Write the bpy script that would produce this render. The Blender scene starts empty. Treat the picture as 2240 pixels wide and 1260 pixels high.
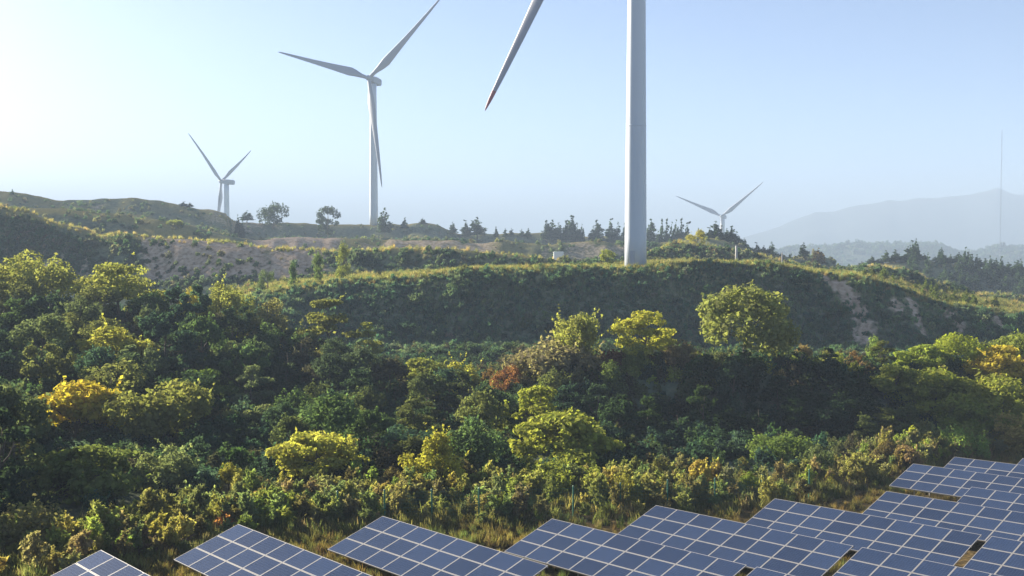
import bpy, math, random
import numpy as np
from math import radians as R

S = bpy.context.scene
C = S.collection
rng = np.random.default_rng(7)
random.seed(7)

# ------------------------------------------------------------------ camera
F_PX, PITCH = 2400.0, R(2.1464)
cam_d = bpy.data.cameras.new('camera'); cam = bpy.data.objects.new('camera', cam_d); C.objects.link(cam)
cam_d.sensor_width = 36.0; cam_d.lens = F_PX * 36.0 / 2240.0
cam_d.clip_start = 0.5; cam_d.clip_end = 30000.0
cam.location = (0, 0, 0); cam.rotation_euler = (R(90) - PITCH, 0, 0)
S.camera = cam
S.render.resolution_x, S.render.resolution_y = 1024, 576

# ------------------------------------------------------------------ sky, sun, exposure
SUN_EL, SUN_AZ = R(21), R(-53)          # azimuth from the view direction (+Y), negative to the left
w = bpy.data.worlds.new('World'); S.world = w; w.use_nodes = True
nt = w.node_tree
bg = nt.nodes['Background']
sky = nt.nodes.new('ShaderNodeTexSky'); sky.sky_type = 'NISHITA'; sky.sun_disc = False
sky.sun_elevation = SUN_EL; sky.sun_rotation = SUN_AZ
sky.altitude = 200; sky.air_density = .47; sky.dust_density = .6; sky.ozone_density = 0.7
nt.links.new(sky.outputs[0], bg.inputs[0]); bg.inputs[1].default_value = 0.05
sd = bpy.data.lights.new('sun', 'SUN'); sd.energy = 5.0; sd.angle = R(0.5); sd.color = (1.0, 0.90, 0.74)
so = bpy.data.objects.new('sun', sd); C.objects.link(so)
so.rotation_euler = (R(90) - SUN_EL, 0, math.pi - SUN_AZ)
so.location = (0, 0, 60)
S.view_settings.view_transform = 'Standard'; S.view_settings.look = 'None'
S.view_settings.gamma = 1.0; S.view_settings.use_curve_mapping = False
S.view_settings.exposure = 2.3
S.render.engine = 'CYCLES'
S.cycles.use_denoising = True
S.cycles.max_bounces = 6; S.cycles.diffuse_bounces = 3; S.cycles.transmission_bounces = 4; S.cycles.glossy_bounces = 2
S.cycles.volume_bounces = 1
HAZE = 0.00046

# ------------------------------------------------------------------ helpers
CP, SP = math.cos(PITCH), math.sin(PITCH)
def at(px, py, Y):
    """point of the place seen at photo pixel (px, py), Y metres ahead"""
    a = (px - 1120) / F_PX; b = (630 - py) / F_PX
    d = np.array([a, CP + b * SP, -SP + b * CP])
    return d * (Y / d[1])
def z_at(py, Y):
    b = (630 - np.asarray(py, float)) / F_PX
    return Y * (-SP + b * CP) / (CP + b * SP)
def x_at(px, py, Y):
    return at(px, py, Y)[0]

def tag(o, label=None, cat=None, group=None, kind=None):
    if label: o['label'] = label
    if cat: o['category'] = cat
    if group: o['group'] = group
    if kind: o['kind'] = kind
    return o
def empty(name, loc, rz=0.0):
    o = bpy.data.objects.new(name, None); C.objects.link(o); o.location = loc; o.rotation_euler = (0, 0, rz)
    o.empty_display_size = 0.2
    return o
def obj(name, me, mat=None, parent=None):
    if mat is not None and len(me.materials) == 0:
        me.materials.append(mat)
    o = bpy.data.objects.new(name, me); C.objects.link(o)
    if parent is not None: o.parent = parent
    return o
def npmesh(name, V, F, mats=(), mi=None, smooth=False):
    """V (n,3); F (m,k) all faces of k corners"""
    V = np.ascontiguousarray(V, np.float32); F = np.ascontiguousarray(F, np.int32)
    me = bpy.data.meshes.new(name)
    me.vertices.add(len(V)); me.vertices.foreach_set('co', V.ravel())
    m, k = F.shape
    me.loops.add(m * k); me.loops.foreach_set('vertex_index', F.ravel())
    me.polygons.add(m); me.polygons.foreach_set('loop_start', np.arange(0, m * k, k, dtype=np.int32))
    try: me.polygons.foreach_set('loop_total', np.full(m, k, np.int32))
    except Exception: pass
    for x in mats: me.materials.append(x)
    if mi is not None: me.polygons.foreach_set('material_index', np.asarray(mi, np.int32))
    if smooth: me.polygons.foreach_set('use_smooth', np.ones(m, bool))
    me.update(calc_edges=True)
    return me

class MB:
    """collects boxes, tubes and lofts into one mesh"""
    def __init__(s): s.v = []; s.f = []; s.m = []
    def add(s, V, F, mi=0):
        n = len(s.v); s.v += [tuple(map(float, p)) for p in V]
        s.f += [tuple(i + n for i in f) for f in F]; s.m += [mi] * len(F)
    def box(s, c, size, mi=0, ax=None):
        c = np.array(c, float); h = np.array(size, float) / 2
        A = np.eye(3) if ax is None else np.array(ax, float)
        P = [c + A[0] * h[0] * i + A[1] * h[1] * j + A[2] * h[2] * k for i in (-1, 1) for j in (-1, 1) for k in (-1, 1)]
        s.add(P, [(0, 1, 3, 2), (4, 6, 7, 5), (0, 4, 5, 1), (2, 3, 7, 6), (0, 2, 6, 4), (1, 5, 7, 3)], mi)
    def tube(s, pts, rad, n=6, mi=0, cap=True):
        pts = [np.array(p, float) for p in pts]
        rings = []
        for i, p in enumerate(pts):
            d = pts[min(i + 1, len(pts) - 1)] - pts[max(i - 1, 0)]
            d = d / (np.linalg.norm(d) + 1e-9)
            a = np.cross(d, (0, 0, 1) if abs(d[2]) < .9 else (1, 0, 0)); a /= np.linalg.norm(a); b = np.cross(d, a)
            r = rad[i] if hasattr(rad, '__len__') else rad
            rings.append([p + r * (a * math.cos(2 * math.pi * k / n) + b * math.sin(2 * math.pi * k / n)) for k in range(n)])
        s.loft(rings, mi, cap)
    def loft(s, rings, mi=0, cap=True):
        n = len(rings[0]); V = [p for r in rings for p in r]; Fa = []
        for i in range(len(rings) - 1):
            for k in range(n):
                a = i * n + k; b = i * n + (k + 1) % n
                Fa.append((a, b, b + n, a + n))
        if cap:
            Fa.append(tuple(range(n))[::-1]); Fa.append(tuple(range((len(rings) - 1) * n, len(rings) * n)))
        s.add(V, Fa, mi)
    def mesh(s, name, mats, smooth=False):
        me = bpy.data.meshes.new(name); me.from_pydata(s.v, [], s.f)
        for x in mats: me.materials.append(x)
        me.polygons.foreach_set('material_index', s.m)
        if smooth: me.polygons.foreach_set('use_smooth', [True] * len(s.f))
        me.validate(); me.update()
        return me
def build(mb, name, mats, parent=None, smooth=False):
    mats = mats if isinstance(mats, (list, tuple)) else [mats]
    return obj(name, mb.mesh(name, mats, smooth), None, parent)

def lin(px, pts):
    xs, ys = zip(*pts); return np.interp(px, xs, ys)

# value noise, vectorised
def _h(i, j, s):
    n = (i.astype(np.int64) * 374761393 + j.astype(np.int64) * 668265263 + s * 974634721) & 0xffffffff
    n = ((n ^ (n >> 13)) * 1274126177) & 0xffffffff
    return ((n ^ (n >> 16)) & 0xffff) / 65535.0
def vnoise(x, y, s=0):
    i = np.floor(x); j = np.floor(y); u = x - i; v = y - j
    u = u * u * (3 - 2 * u); v = v * v * (3 - 2 * v)
    a = _h(i, j, s); b = _h(i + 1, j, s); c = _h(i, j + 1, s); d = _h(i + 1, j + 1, s)
    return (a * (1 - u) + b * u) * (1 - v) + (c * (1 - u) + d * u) * v
def fbm(x, y, s=0, o=4):
    t = 0; a = .5; n = 0
    for k in range(o):
        t = t + a * vnoise(x, y, s + k); n += a; a *= .5; x = x * 2.03 + 7.1; y = y * 2.03 + 3.7
    return t / n
def sstep(a, b, x):
    t = np.clip((x - a) / (b - a), 0, 1); return t * t * (3 - 2 * t)
def bump(x, c, wd):
    return np.exp(-((x - c) / wd) ** 2)

# ------------------------------------------------------------------ materials
def newmat(name):
    m = bpy.data.materials.new(name); m.use_nodes = True
    n = m.node_tree; n.nodes.clear()
    return m, n, n.nodes.new('ShaderNodeOutputMaterial')
def simple(name, col, rough=.6, metal=0.0, spec=.5, noise=.12, scale=3.0, bumpv=0.0):
    m, n, out = newmat(name)
    p = n.nodes.new('ShaderNodeBsdfPrincipled'); p.inputs['Roughness'].default_value = rough
    p.inputs['Metallic'].default_value = metal; p.inputs['Specular IOR Level'].default_value = spec
    tc = n.nodes.new('ShaderNodeTexCoord'); ns = n.nodes.new('ShaderNodeTexNoise')
    ns.inputs['Scale'].default_value = scale; ns.inputs['Detail'].default_value = 5
    n.links.new(tc.outputs['Object'], ns.inputs['Vector'])
    mx = n.nodes.new('ShaderNodeMix'); mx.data_type = 'RGBA'
    mx.inputs[6].default_value = (*[c * (1 - noise) for c in col], 1)
    mx.inputs[7].default_value = (*[min(1, c * (1 + noise)) for c in col], 1)
    n.links.new(ns.outputs[0], mx.inputs[0]); n.links.new(mx.outputs[2], p.inputs['Base Color'])
    n.links.new(p.outputs[0], out.inputs[0])
    return m

def foliage_mat(name, instanced=False, trans=.5):
    m, n, out = newmat(name); L = n.links.new
    if instanced:
        src = n.nodes.new('ShaderNodeAttribute'); src.attribute_type = 'INSTANCER'; src.attribute_name = 'tint'; col = src.outputs['Color']
    else:
        src = n.nodes.new('ShaderNodeObjectInfo'); col = src.outputs['Color']
    lv = n.nodes.new('ShaderNodeAttribute'); lv.attribute_type = 'GEOMETRY'; lv.attribute_name = 'leaf'
    sep = n.nodes.new('ShaderNodeSeparateColor'); L(lv.outputs['Color'], sep.inputs[0])
    hs = n.nodes.new('ShaderNodeHueSaturation')
    mr = n.nodes.new('ShaderNodeMapRange'); mr.inputs[3].default_value = .482; mr.inputs[4].default_value = .525
    L(sep.outputs[1], mr.inputs[0]); L(mr.outputs[0], hs.inputs['Hue'])
    mv = n.nodes.new('ShaderNodeMapRange'); mv.inputs[3].default_value = .62; mv.inputs[4].default_value = 1.45
    L(sep.outputs[0], mv.inputs[0]); L(mv.outputs[0], hs.inputs['Value']); L(col, hs.inputs['Color'])
    d = n.nodes.new('ShaderNodeBsdfDiffuse'); t = n.nodes.new('ShaderNodeBsdfTranslucent')
    L(hs.outputs[0], d.inputs[0])
    warm = n.nodes.new('ShaderNodeMix'); warm.data_type = 'RGBA'; warm.blend_type = 'MULTIPLY'; warm.inputs[0].default_value = 1
    L(hs.outputs[0], warm.inputs[6]); warm.inputs[7].default_value = (1.35, 1.42, .8, 1); L(warm.outputs[2], t.inputs[0])
    mix = n.nodes.new('ShaderNodeMixShader'); mix.inputs[0].default_value = trans
    L(d.outputs[0], mix.inputs[1]); L(t.outputs[0], mix.inputs[2]); L(mix.outputs[0], out.inputs[0])
    return m
M_LEAF = foliage_mat('foliage'); M_LEAFI = foliage_mat('foliage_instanced', True)
M_BARK = simple('bark', (.09, .07, .05), .9, noise=.4, scale=4)
M_WHITE = simple('turbine_white', (.50, .55, .62), .45, noise=.02, scale=.4)
M_NAC = simple('nacelle_grey', (.32, .35, .41), .55, noise=.04, scale=.6)
M_RED = simple('tip_red', (.30, .10, .10), .5, noise=.08)
M_STEEL = simple('galvanised_steel', (.33, .31, .28), .6, .1, noise=.12, scale=8)
M_FRAME = simple('module_frame', (.31, .30, .29), .5, .1, noise=.06, scale=6)
M_BACK = simple('module_backsheet', (.45, .45, .45), .7)
M_GREEN = simple('fence_green', (.02, .13, .08), .55)
M_CONC = simple('concrete', (.36, .35, .34), .85, noise=.12, scale=2)
M_CABW = simple('cabinet_white', (.72, .74, .76), .5, noise=.03)
M_CABG = simple('cabinet_grey', (.30, .33, .37), .6, noise=.05)
M_MAST = simple('mast_grey', (.30, .30, .32), .6)

M_BLADE = simple('blade_grey', (.29, .31, .36), .5, noise=.03, scale=.3)

def ground_mat():
    m, n, out = newmat('terrain'); L = n.links.new
    a = n.nodes.new('ShaderNodeAttribute'); a.attribute_name = 'cover'
    sep = n.nodes.new('ShaderNodeSeparateColor'); L(a.outputs['Color'], sep.inputs[0])
    geo = n.nodes.new('ShaderNodeNewGeometry')
    def noise(scale, det=6, rough=.6):
        x = n.nodes.new('ShaderNodeTexNoise'); x.inputs['Scale'].default_value = scale; x.inputs['Detail'].default_value = det
        x.inputs['Roughness'].default_value = rough; L(geo.outputs['Position'], x.inputs['Vector']); return x.outputs[0]
    def ramp(src, stops):
        r = n.nodes.new('ShaderNodeValToRGB'); L(src, r.inputs[0]); e = r.color_ramp.elements
        while len(e) < len(stops): e.new(.5)
        for k, (p, c) in enumerate(stops): e[k].position = p; e[k].color = (*c, 1)
        return r.outputs[0]
    def mix(f, c1, c2):
        x = n.nodes.new('ShaderNodeMix'); x.data_type = 'RGBA'; L(f, x.inputs[0]); L(c1, x.inputs[6]); L(c2, x.inputs[7]); return x.outputs[2]
    n1 = noise(.9); n2 = noise(.13, 5); n3 = noise(3.2, 5)
    scrub = ramp(n1, [(.3, (.07, .095, .065)), (.5, (.12, .145, .095)), (.7, (.19, .195, .13))])
    dry = ramp(n3, [(.3, (.17, .14, .05)), (.5, (.29, .24, .085)), (.72, (.40, .32, .14))])
    soil = ramp(n1, [(.28, (.25, .18, .125)), (.5, (.45, .34, .25)), (.72, (.58, .47, .37))])
    field = ramp(n3, [(.3, (.06, .045, .022)), (.5, (.13, .095, .045)), (.72, (.22, .155, .075))])
    c = mix(sep.outputs[1], scrub, dry)
    # ragged edge to the bare soil
    ad = n.nodes.new('ShaderNodeMath'); ad.operation = 'ADD'; L(sep.outputs[0], ad.inputs[0])
    sb = n.nodes.new('ShaderNodeMath'); sb.operation = 'SUBTRACT'; L(n1, sb.inputs[0]); sb.inputs[1].default_value = .5
    ml = n.nodes.new('ShaderNodeMath'); ml.operation = 'MULTIPLY'; L(sb.outputs[0], ml.inputs[0]); ml.inputs[1].default_value = 1.3
    L(ml.outputs[0], ad.inputs[1])
    mr = n.nodes.new('ShaderNodeMapRange'); mr.inputs[1].default_value = .28; mr.inputs[2].default_value = .85; L(ad.outputs[0], mr.inputs[0])
    c = mix(mr.outputs[0], c, soil)
    c = mix(sep.outputs[2], c, field)
    d = n.nodes.new('ShaderNodeBsdfDiffuse'); d.inputs['Roughness'].default_value = .8; L(c, d.inputs[0])
    bp = n.nodes.new('ShaderNodeBump'); bp.inputs['Strength'].default_value = .8; bp.inputs['Distance'].default_value = .5
    L(n1, bp.inputs['Height']); L(bp.outputs[0], d.inputs['Normal'])
    L(d.outputs[0], out.inputs[0])
    return m
M_GROUND = ground_mat()

# ------------------------------------------------------------------ terrain
# module tables measured from the photograph: upper left corner of each, then yaw, tilt, roll
TABLES = [('A', 8.62, 65.06, -15.44, 48.57, 18.58, 1.16), ('C', 30.65, 83.27, -16.55, 48.60, 18.62, 1.24),
          ('D', -7.07, 59.52, -14.72, 48.55, 18.67, 0.69), ('E', -14.16, 56.31, -14.35, 48.64, 18.51, 0.37),
          ('B', 16.46, 68.13, -15.74, 48.73, 18.87, 1.44), ('F', 24.64, 71.62, -16.06, 48.85, 18.69, 1.34),
          ('G', 2.23, 60.36, -15.07, 48.84, 18.62, 1.33), ('H', 35.01, 86.23, -16.60, 48.66, 18.77, 1.45),
          ('I', 30.76, 72.87, -16.05, 48.59, 18.61, 1.32), ('A2', 17.68, 54.85, -15.15, 48.6, 18.6, 1.2),
          ('B2', 25.52, 57.85, -15.38, 48.7, 18.7, 1.3), ('K', -19.05, 50.4, -14.05, 48.6, 18.5, .4),
          ('J', 41.7, 89.0, -17.25, 48.6, 18.7, 1.3), ('G2', 11.3, 50.1, -14.75, 48.8, 18.6, 1.2)]
_A = np.array([[1, t[1], t[2]] for t in TABLES]); _b = np.array([t[3] - 1.95 for t in TABLES])
PL = np.linalg.lstsq(_A, _b, rcond=None)[0]
def plane(x, y): return PL[0] + PL[1] * np.clip(x, -60, 60) + PL[2] * np.clip(y, 0, 110)

# control lines: functions of photo column px (a bearing), giving distance Y and height z
def L_(Yp, zp=None, pxy=None):
    def f(px):
        Y = lin(px, Yp)
        z = z_at(lin(px, pxy), Y) if pxy is not None else lin(px, zp)
        return Y, z
    return f
V1Y = [(-400, 48), (0, 51), (250, 54), (500, 60.5), (750, 64.5), (1000, 66), (1250, 68), (1440, 71), (1600, 72.5), (1750, 76), (1850, 81), (1950, 88), (2050, 95), (2240, 105), (2700, 114)]
V2Y = [(-400, 90), (0, 92), (350, 95), (450, 112), (550, 118), (800, 116), (900, 110), (1000, 106), (1300, 106), (1800, 109), (2240, 114), (2700, 120)]
V2Z = [(0, -16.6), (450, -16.9), (800, -17.6), (1000, -18.3), (1800, -18.8), (2240, -18.9)]
WY = [(-400, 152), (0, 150), (400, 148), (600, 140), (700, 135), (800, 130), (900, 125), (1000, 125), (1100, 120), (1200, 118), (1900, 118), (2240, 124), (2700, 130)]
WZ = [(-400, -8.5), (0, -9), (200, -9.3), (400, -10), (500, -10.7), (600, -11.6), (700, -12.7), (800, -14.2), (900, -16.2), (1000, -16.8), (1100, -15.3), (1150, -14.2), (1200, -13.3), (1600, -12.8), (1750, -13.0), (1900, -13.6), (2000, -14.2), (2240, -14.3)]
C1P = [(-400, 690), (0, 690), (400, 682), (540, 655), (600, 640), (700, 623), (800, 612), (900, 603), (1000, 594), (1100, 588), (1200, 586), (1300, 588), (1400, 588), (1500, 580), (1600, 577), (1700, 583), (1760, 594), (1850, 607), (1896, 610), (1941, 625), (1997, 645), (2052, 668), (2108, 671), (2164, 680), (2240, 692), (2500, 720)]
C1Y = [(-400, 205), (600, 202), (1400, 199), (2000, 192), (2500, 188)]
C2P = [(-400, 440), (0, 453), (54, 457), (134, 487), (187, 500), (214, 516), (240, 510), (268, 507), (348, 518), (455, 528), (536, 536), (600, 545), (700, 549), (800, 547), (950, 545), (1050, 551), (1100, 558), (1200, 567), (1240, 568), (1300, 577), (1390, 572), (1440, 547), (1480, 529), (1520, 533), (1560, 542), (1620, 554), (1700, 566), (1760, 582), (1850, 594), (1880, 590), (1910, 580), (1934, 582), (1985, 593), (2030, 610), (2064, 623), (2119, 640), (2186, 644), (2240, 650), (2500, 670)]
C2Y = [(-400, 292), (0, 290), (600, 272), (1100, 255), (1300, 250), (1480, 282), (1650, 280), (1900, 250), (2500, 248)]
F2D = [(-400, 26), (400, 23), (700, 14), (1000, 9), (1200, 6), (1480, 16), (1900, 10), (2500, 10)]
F2P = [(-400, 640), (0, 636), (400, 630), (600, 622), (800, 602), (1000, 594), (1200, 592), (1480, 575), (1700, 585), (1900, 606), (2064, 642), (2240, 668), (2500, 690)]
C3P = [(-400, 432), (0, 452), (115, 453), (187, 461), (268, 470), (308, 483), (383, 488), (455, 504), (557, 525), (600, 522), (740, 520), (800, 521), (900, 523), (960, 528), (1005, 524), (1060, 532), (1100, 528), (1200, 536), (1300, 530), (1400, 535), (1500, 524), (1548, 519), (1580, 524), (1627, 538), (1659, 557), (1700, 561), (1740, 561), (1768, 557), (1790, 554), (1815, 565), (1840, 584), (1865, 592), (1885, 586), (1907, 574), (1950, 571), (1999, 571), (2052, 577), (2120, 585), (2175, 591), (2240, 597), (2500, 610)]
C3Y = [(-400, 365), (500, 375), (800, 400), (1500, 400), (1700, 390), (1880, 420), (2500, 430)]
C4P = [(-400, 405), (0, 419), (67, 427), (112, 433), (166, 436), (268, 433), (316, 434), (375, 445), (428, 454), (471, 458), (495, 466), (509, 481), (530, 488), (605, 488), (722, 488), (779, 490), (865, 490), (925, 485), (960, 489), (1001, 508), (1065, 511), (1167, 512), (1294, 516), (1367, 518), (1421, 527), (1500, 530), (1560, 536), (1640, 562), (1700, 578), (1850, 592), (2240, 606), (2500, 612)]
C4Y = [(-400, 470), (0, 480), (495, 500), (530, 560), (800, 600), (1300, 600), (1500, 560), (2500, 580)]
MESA = [(1500, 560), (1640, 556), (1740, 546), (1802, 542), (1874, 536), (1934, 535), (2052, 535), (2072, 545), (2088, 551), (2120, 558), (2153, 549), (2177, 542), (2240, 546), (2400, 552), (2700, 560)]

def lines(px):
    """list of (Y, z) per control line for bearings px"""
    o = np.ones_like(px, dtype=float)
    out = [(-260 * o, plane(0, 0) * o), (8 * o, None)]
    y1 = lin(px, V1Y); out.append((y1, None))
    y2 = lin(px, V2Y); out.append((y2, lin(px, V2Z)))
    yw, zw = lin(px, WY), lin(px, WZ); out.append((yw, zw))
    out.append((yw + 9, zw - 1.2))
    c1y = lin(px, C1Y); c1z = z_at(lin(px, C1P), c1y)
    vz = np.minimum(lin(px, [(-400, -11.5), (400, -13), (700, -18.5), (2500, -19.5)]), zw - 2)
    out.append(((yw + 9) * .4 + (c1y - 17) * .6, vz))
    out.append((c1y - 16, np.minimum(vz + 2.2, c1z - 2)))
    out.append((c1y, c1z)); out.append((c1y + 16, c1z - .9))
    c2y = lin(px, C2Y); c2z = z_at(lin(px, C2P), c2y); f2y = c2y - lin(px, F2D)
    out.append((f2y, z_at(lin(px, F2P), f2y))); out.append((c2y, c2z)); out.append((c2y + 14, c2z - 2.2))
    c3y = lin(px, C3Y); c3z = z_at(lin(px, C3P), c3y)
    rt = sstep(1840, 1960, px)
    out.append((c3y - 24 - 45 * rt, c3z - 8 - 9 * rt)); out.append((c3y, c3z)); out.append((c3y + 22, c3z - 3))
    c4y = lin(px, C4Y); c4z = z_at(lin(px, C4P), c4y)
    out.append((c4y - 30, c4z - 9)); out.append((c4y, c4z)); out.append((c4y + 45, c4z - 8))
    out.append((860 * o, -35 * o)); out.append((1230 * o, -52 * o)); out.append((1750 * o, -50 * o))
    mz = z_at(lin(px, MESA), 2000 * o); out.append((2000 * o, mz)); out.append((2250 * o, mz - 8)); out.append((2700 * o, -60 * o))
    out.append((12000 * o, -90 * o))
    return out
K_V1, K_V2, K_W, K_WB, K_VAL, K_F1, K_C1, K_C1B, K_F2, K_C2, K_C2B, K_F3, K_C3, K_C3B, K_F4, K_C4 = range(2, 18)

T0 = 40.0   # bearings are constant-width strips nearer than this
def px_of(t): return 1120 + F_PX * t * 1.0
_tb = np.concatenate([np.linspace(-6, -.62, 26)[:-1], np.linspace(-.62, .62, 621), np.linspace(.62, 6, 26)[1:]])
_pxb = px_of(_tb)
_lines = lines(_pxb)
LY = np.array([l[0] for l in _lines])           # (K, nt)
LZ = np.empty_like(LY)
for k, (Y, z) in enumerate(_lines):
    LZ[k] = plane(_tb * np.maximum(Y, T0), Y) if z is None else z
def hfun_cols(ti, y):
    """terrain height for column indices (float) ti and distance y; also returns line coordinate k"""
    i0 = np.clip(np.floor(ti).astype(int), 0, len(_tb) - 2); fr = np.clip(ti - i0, 0, 1)
    Yc = LY[:, i0] * (1 - fr) + LY[:, i0 + 1] * fr; Zc = LZ[:, i0] * (1 - fr) + LZ[:, i0 + 1] * fr
    k = np.clip((Yc < y[None]).sum(0) - 1, 0, len(LY) - 2)
    ar = np.arange(len(y))
    y0 = Yc[k, ar]; y1 = Yc[k + 1, ar]; u = np.clip((y - y0) / (y1 - y0), 0, 1)
    s = .55 * u * u * (3 - 2 * u) + .45 * u
    z = Zc[k, ar] * (1 - s) + Zc[k + 1, ar] * s
    return z, k + u
def H(x, y, full=False):
    x = np.atleast_1d(np.asarray(x, float)); y = np.atleast_1d(np.asarray(y, float))
    t = x / np.maximum(y, T0)
    ti = np.interp(t, _tb, np.arange(len(_tb)))
    z, k = hfun_cols(ti, y)
    amp = np.interp(y, [60, 95, 130, 250, 500, 1500, 3000], [0.0, .35, .6, .9, 1.8, 6, 14])
    sc = np.interp(y, [60, 130, 250, 500, 1500, 3000], [7, 7, 9, 16, 60, 160])
    # noise on fixed scales, blended by distance so that it stays continuous
    n = 0
    for s0 in (8., 20., 70., 190.):
        wgt = np.exp(-(np.log(sc / s0)) ** 2 / .5); n = n + wgt * (fbm(x / s0 + 50, y / s0 + 50, int(s0), 4) - .5) * 1.6
    z = z + amp * n
    # gullies down the faces
    px = px_of(t)
    z = z + .28 * np.sin(k * 2 * math.pi * 5 + 2 * vnoise(px / 60, px * 0, 3)) * bump(k, K_F1 + .5, .5)
    face = np.clip(bump(k, K_F1 + .45, .45), 0, 1) + np.clip(bump(k, K_F2 + .5, .4), 0, 1) + np.clip(bump(k, K_F3 + .5, .4), 0, 1) + .8 * np.clip(bump(k, K_F4 + .5, .4), 0, 1)
    g = vnoise(px / 26.0 + 3, k * 0.6 + 9, 31) - .5
    z = z + face * g * np.interp(y, [150, 300, 600], [1.6, 2.2, 3.5])
    if full: return z, k, px
    return z if len(z) > 1 else float(z[0])

ys = np.concatenate([np.linspace(-260, 20, 15)[:-1], np.geomspace(20, 60, 40)[:-1], np.geomspace(60, 330, 330)[:-1], np.geomspace(330, 700, 150)[:-1],
                     np.geomspace(700, 2800, 70)[:-1], np.geomspace(2800, 12000, 20)])
tt = _tb
TT, YY = np.meshgrid(tt, ys)
XX = TT * np.maximum(YY, T0)
zz, kk, pp = H(XX.ravel(), YY.ravel(), True)
nT, nY = len(tt), len(ys)
GV = np.stack([XX.ravel(), YY.ravel(), zz], 1)
ii, jj = np.meshgrid(np.arange(nY - 1), np.arange(nT - 1), indexing='ij')
a_ = (ii * nT + jj).ravel()
GF = np.stack([a_, a_ + 1, a_ + nT + 1, a_ + nT], 1)

def cover(px, k, x, y):
    """bare soil, dry grass and field masks"""
    nz = fbm(x / 6, y / 6, 5); nb = fbm(x / 17, y / 17, 9)
    inface = sstep(K_F2 + .05, K_F2 + .3, k) * (1 - sstep(K_C2 - .06, K_C2 + .0, k))
    bare = .95 * inface * sstep(290, 330, px) * (1 - sstep(690, 740, px)) * sstep(.28, .44, nb * .5 + nz * .5)
    bare = np.maximum(bare, .75 * inface * sstep(20, 90, px) * (1 - sstep(170, 235, px)) * (1 - sstep(K_F2 + .35, K_F2 + .7, k)) * sstep(.3, .5, nz))
    bk = sstep(K_F3 - .1, K_F3 + .3, k) * (1 - sstep(K_C3 - .05, K_C3 + .3, k))
    bare = np.maximum(bare, .95 * bk * sstep(530, 570, px) * (1 - sstep(720, 780, px)))
    bare = np.maximum(bare, .7 * bk * sstep(780, 800, px) * (1 - sstep(1050, 1130, px)) * sstep(.45, .55, nb))
    bare = np.maximum(bare, .55 * bk * sstep(1150, 1200, px) * (1 - sstep(1400, 1440, px)) * sstep(.5, .6, nb))
    b4 = sstep(K_F4 + .1, K_F4 + .5, k) * (1 - sstep(K_C4 - .02, K_C4 + .1, k))
    bare = np.maximum(bare, .6 * b4 * (bump(px, 215, 16) + bump(px, 470, 40) * .7 + bump(px, 560, 60)) * sstep(.35, .5, nz))
    # lit paths along the left crests
    path = bump(k, K_C2 + .06 , .12)
    bare = np.maximum(bare, .6 * path * sstep(50, 80, px) * (1 - sstep(190, 230, px)))
    bare = np.maximum(bare, .5 * path * sstep(520, 600, px) * (1 - sstep(700, 760, px)))
    # eroded scars on the face below the turbine plateau, right
    f = np.clip((K_C1 - k) / 1.0, 0, 1)
    on = sstep(0.0, .06, f) * (1 - sstep(.8, .98, f))
    cx = np.interp(f, [0, .25, .45, .6, .75, 1.], [1806, 1846, 1884, 1902, 1886, 1900])
    bare = np.maximum(bare, on * bump(px, cx, 33) * (1.2 - .4 * f) * sstep(.22, .45, nz))
    for c0, c1, wd, fe in ((1930, 1990, 26, .35), (2058, 2118, 18, .5), (2165, 2215, 24, .4), (1985, 2010, 14, .6)):
        cx = np.interp(f, [0, 1], [c0, c1 + 30])
        bare = np.maximum(bare, .95 * sstep(.02, .08, f) * (1 - sstep(fe, fe + .2, f)) * bump(px, cx, wd) * sstep(.28, .5, nz))
    bare = np.maximum(bare, .9 * bump(k, K_C1 + .12, .16) * sstep(1750, 1775, px) * (1 - sstep(1840, 1880, px)))
    # strip of earth behind the tables
    st = bump(k, K_V1 - .02, .035)
    bare = np.maximum(bare, .75 * st * sstep(1780, 1830, px) * (1 - sstep(1935, 1960, px)))
    bare = np.maximum(bare, .35 * st * sstep(950, 1050, px) * (1 - sstep(1180, 1300, px)))
    dry = np.maximum.reduce([bump(k, K_C1 + .35, .5) * sstep(480, 640, px), bump(k, K_C2 + .15, .35), .8 * bump(k, K_C3 + .2, .35), .8 * bump(k, K_C4, .2)])
    dry = np.maximum(dry, .55 * bump(k, K_F4 + .75, .5) * (1 - sstep(480, 540, px)))
    dry = np.maximum(dry, .6 * sstep(K_C2 + .1, K_C2 + .4, k) * (1 - sstep(K_F4, K_F4 + .4, k)) * (1 - sstep(1000, 1300, px)))
    dry = np.clip(dry * 1.15, 0, 1) * sstep(.3, .5, nb * .6 + nz * .4)
    field = (1 - sstep(K_V1 + .1, K_V1 + .5, k))
    return np.clip(bare, 0, 1), np.clip(dry, 0, 1), field
bare, dry, field = cover(pp, kk, GV[:, 0], GV[:, 1])
gm = npmesh('ground', GV, GF, [M_GROUND], smooth=True)
ca = gm.color_attributes.new('cover', 'FLOAT_COLOR', 'POINT')
ca.data.foreach_set('color', np.stack([bare, dry, field, np.ones_like(bare)], 1).astype(np.float32).ravel())
ground = obj('ground', gm)
tag(ground, 'hilly ground with scrub faces, dry grass crests and bare earth scars', 'ground', kind='structure')

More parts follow.
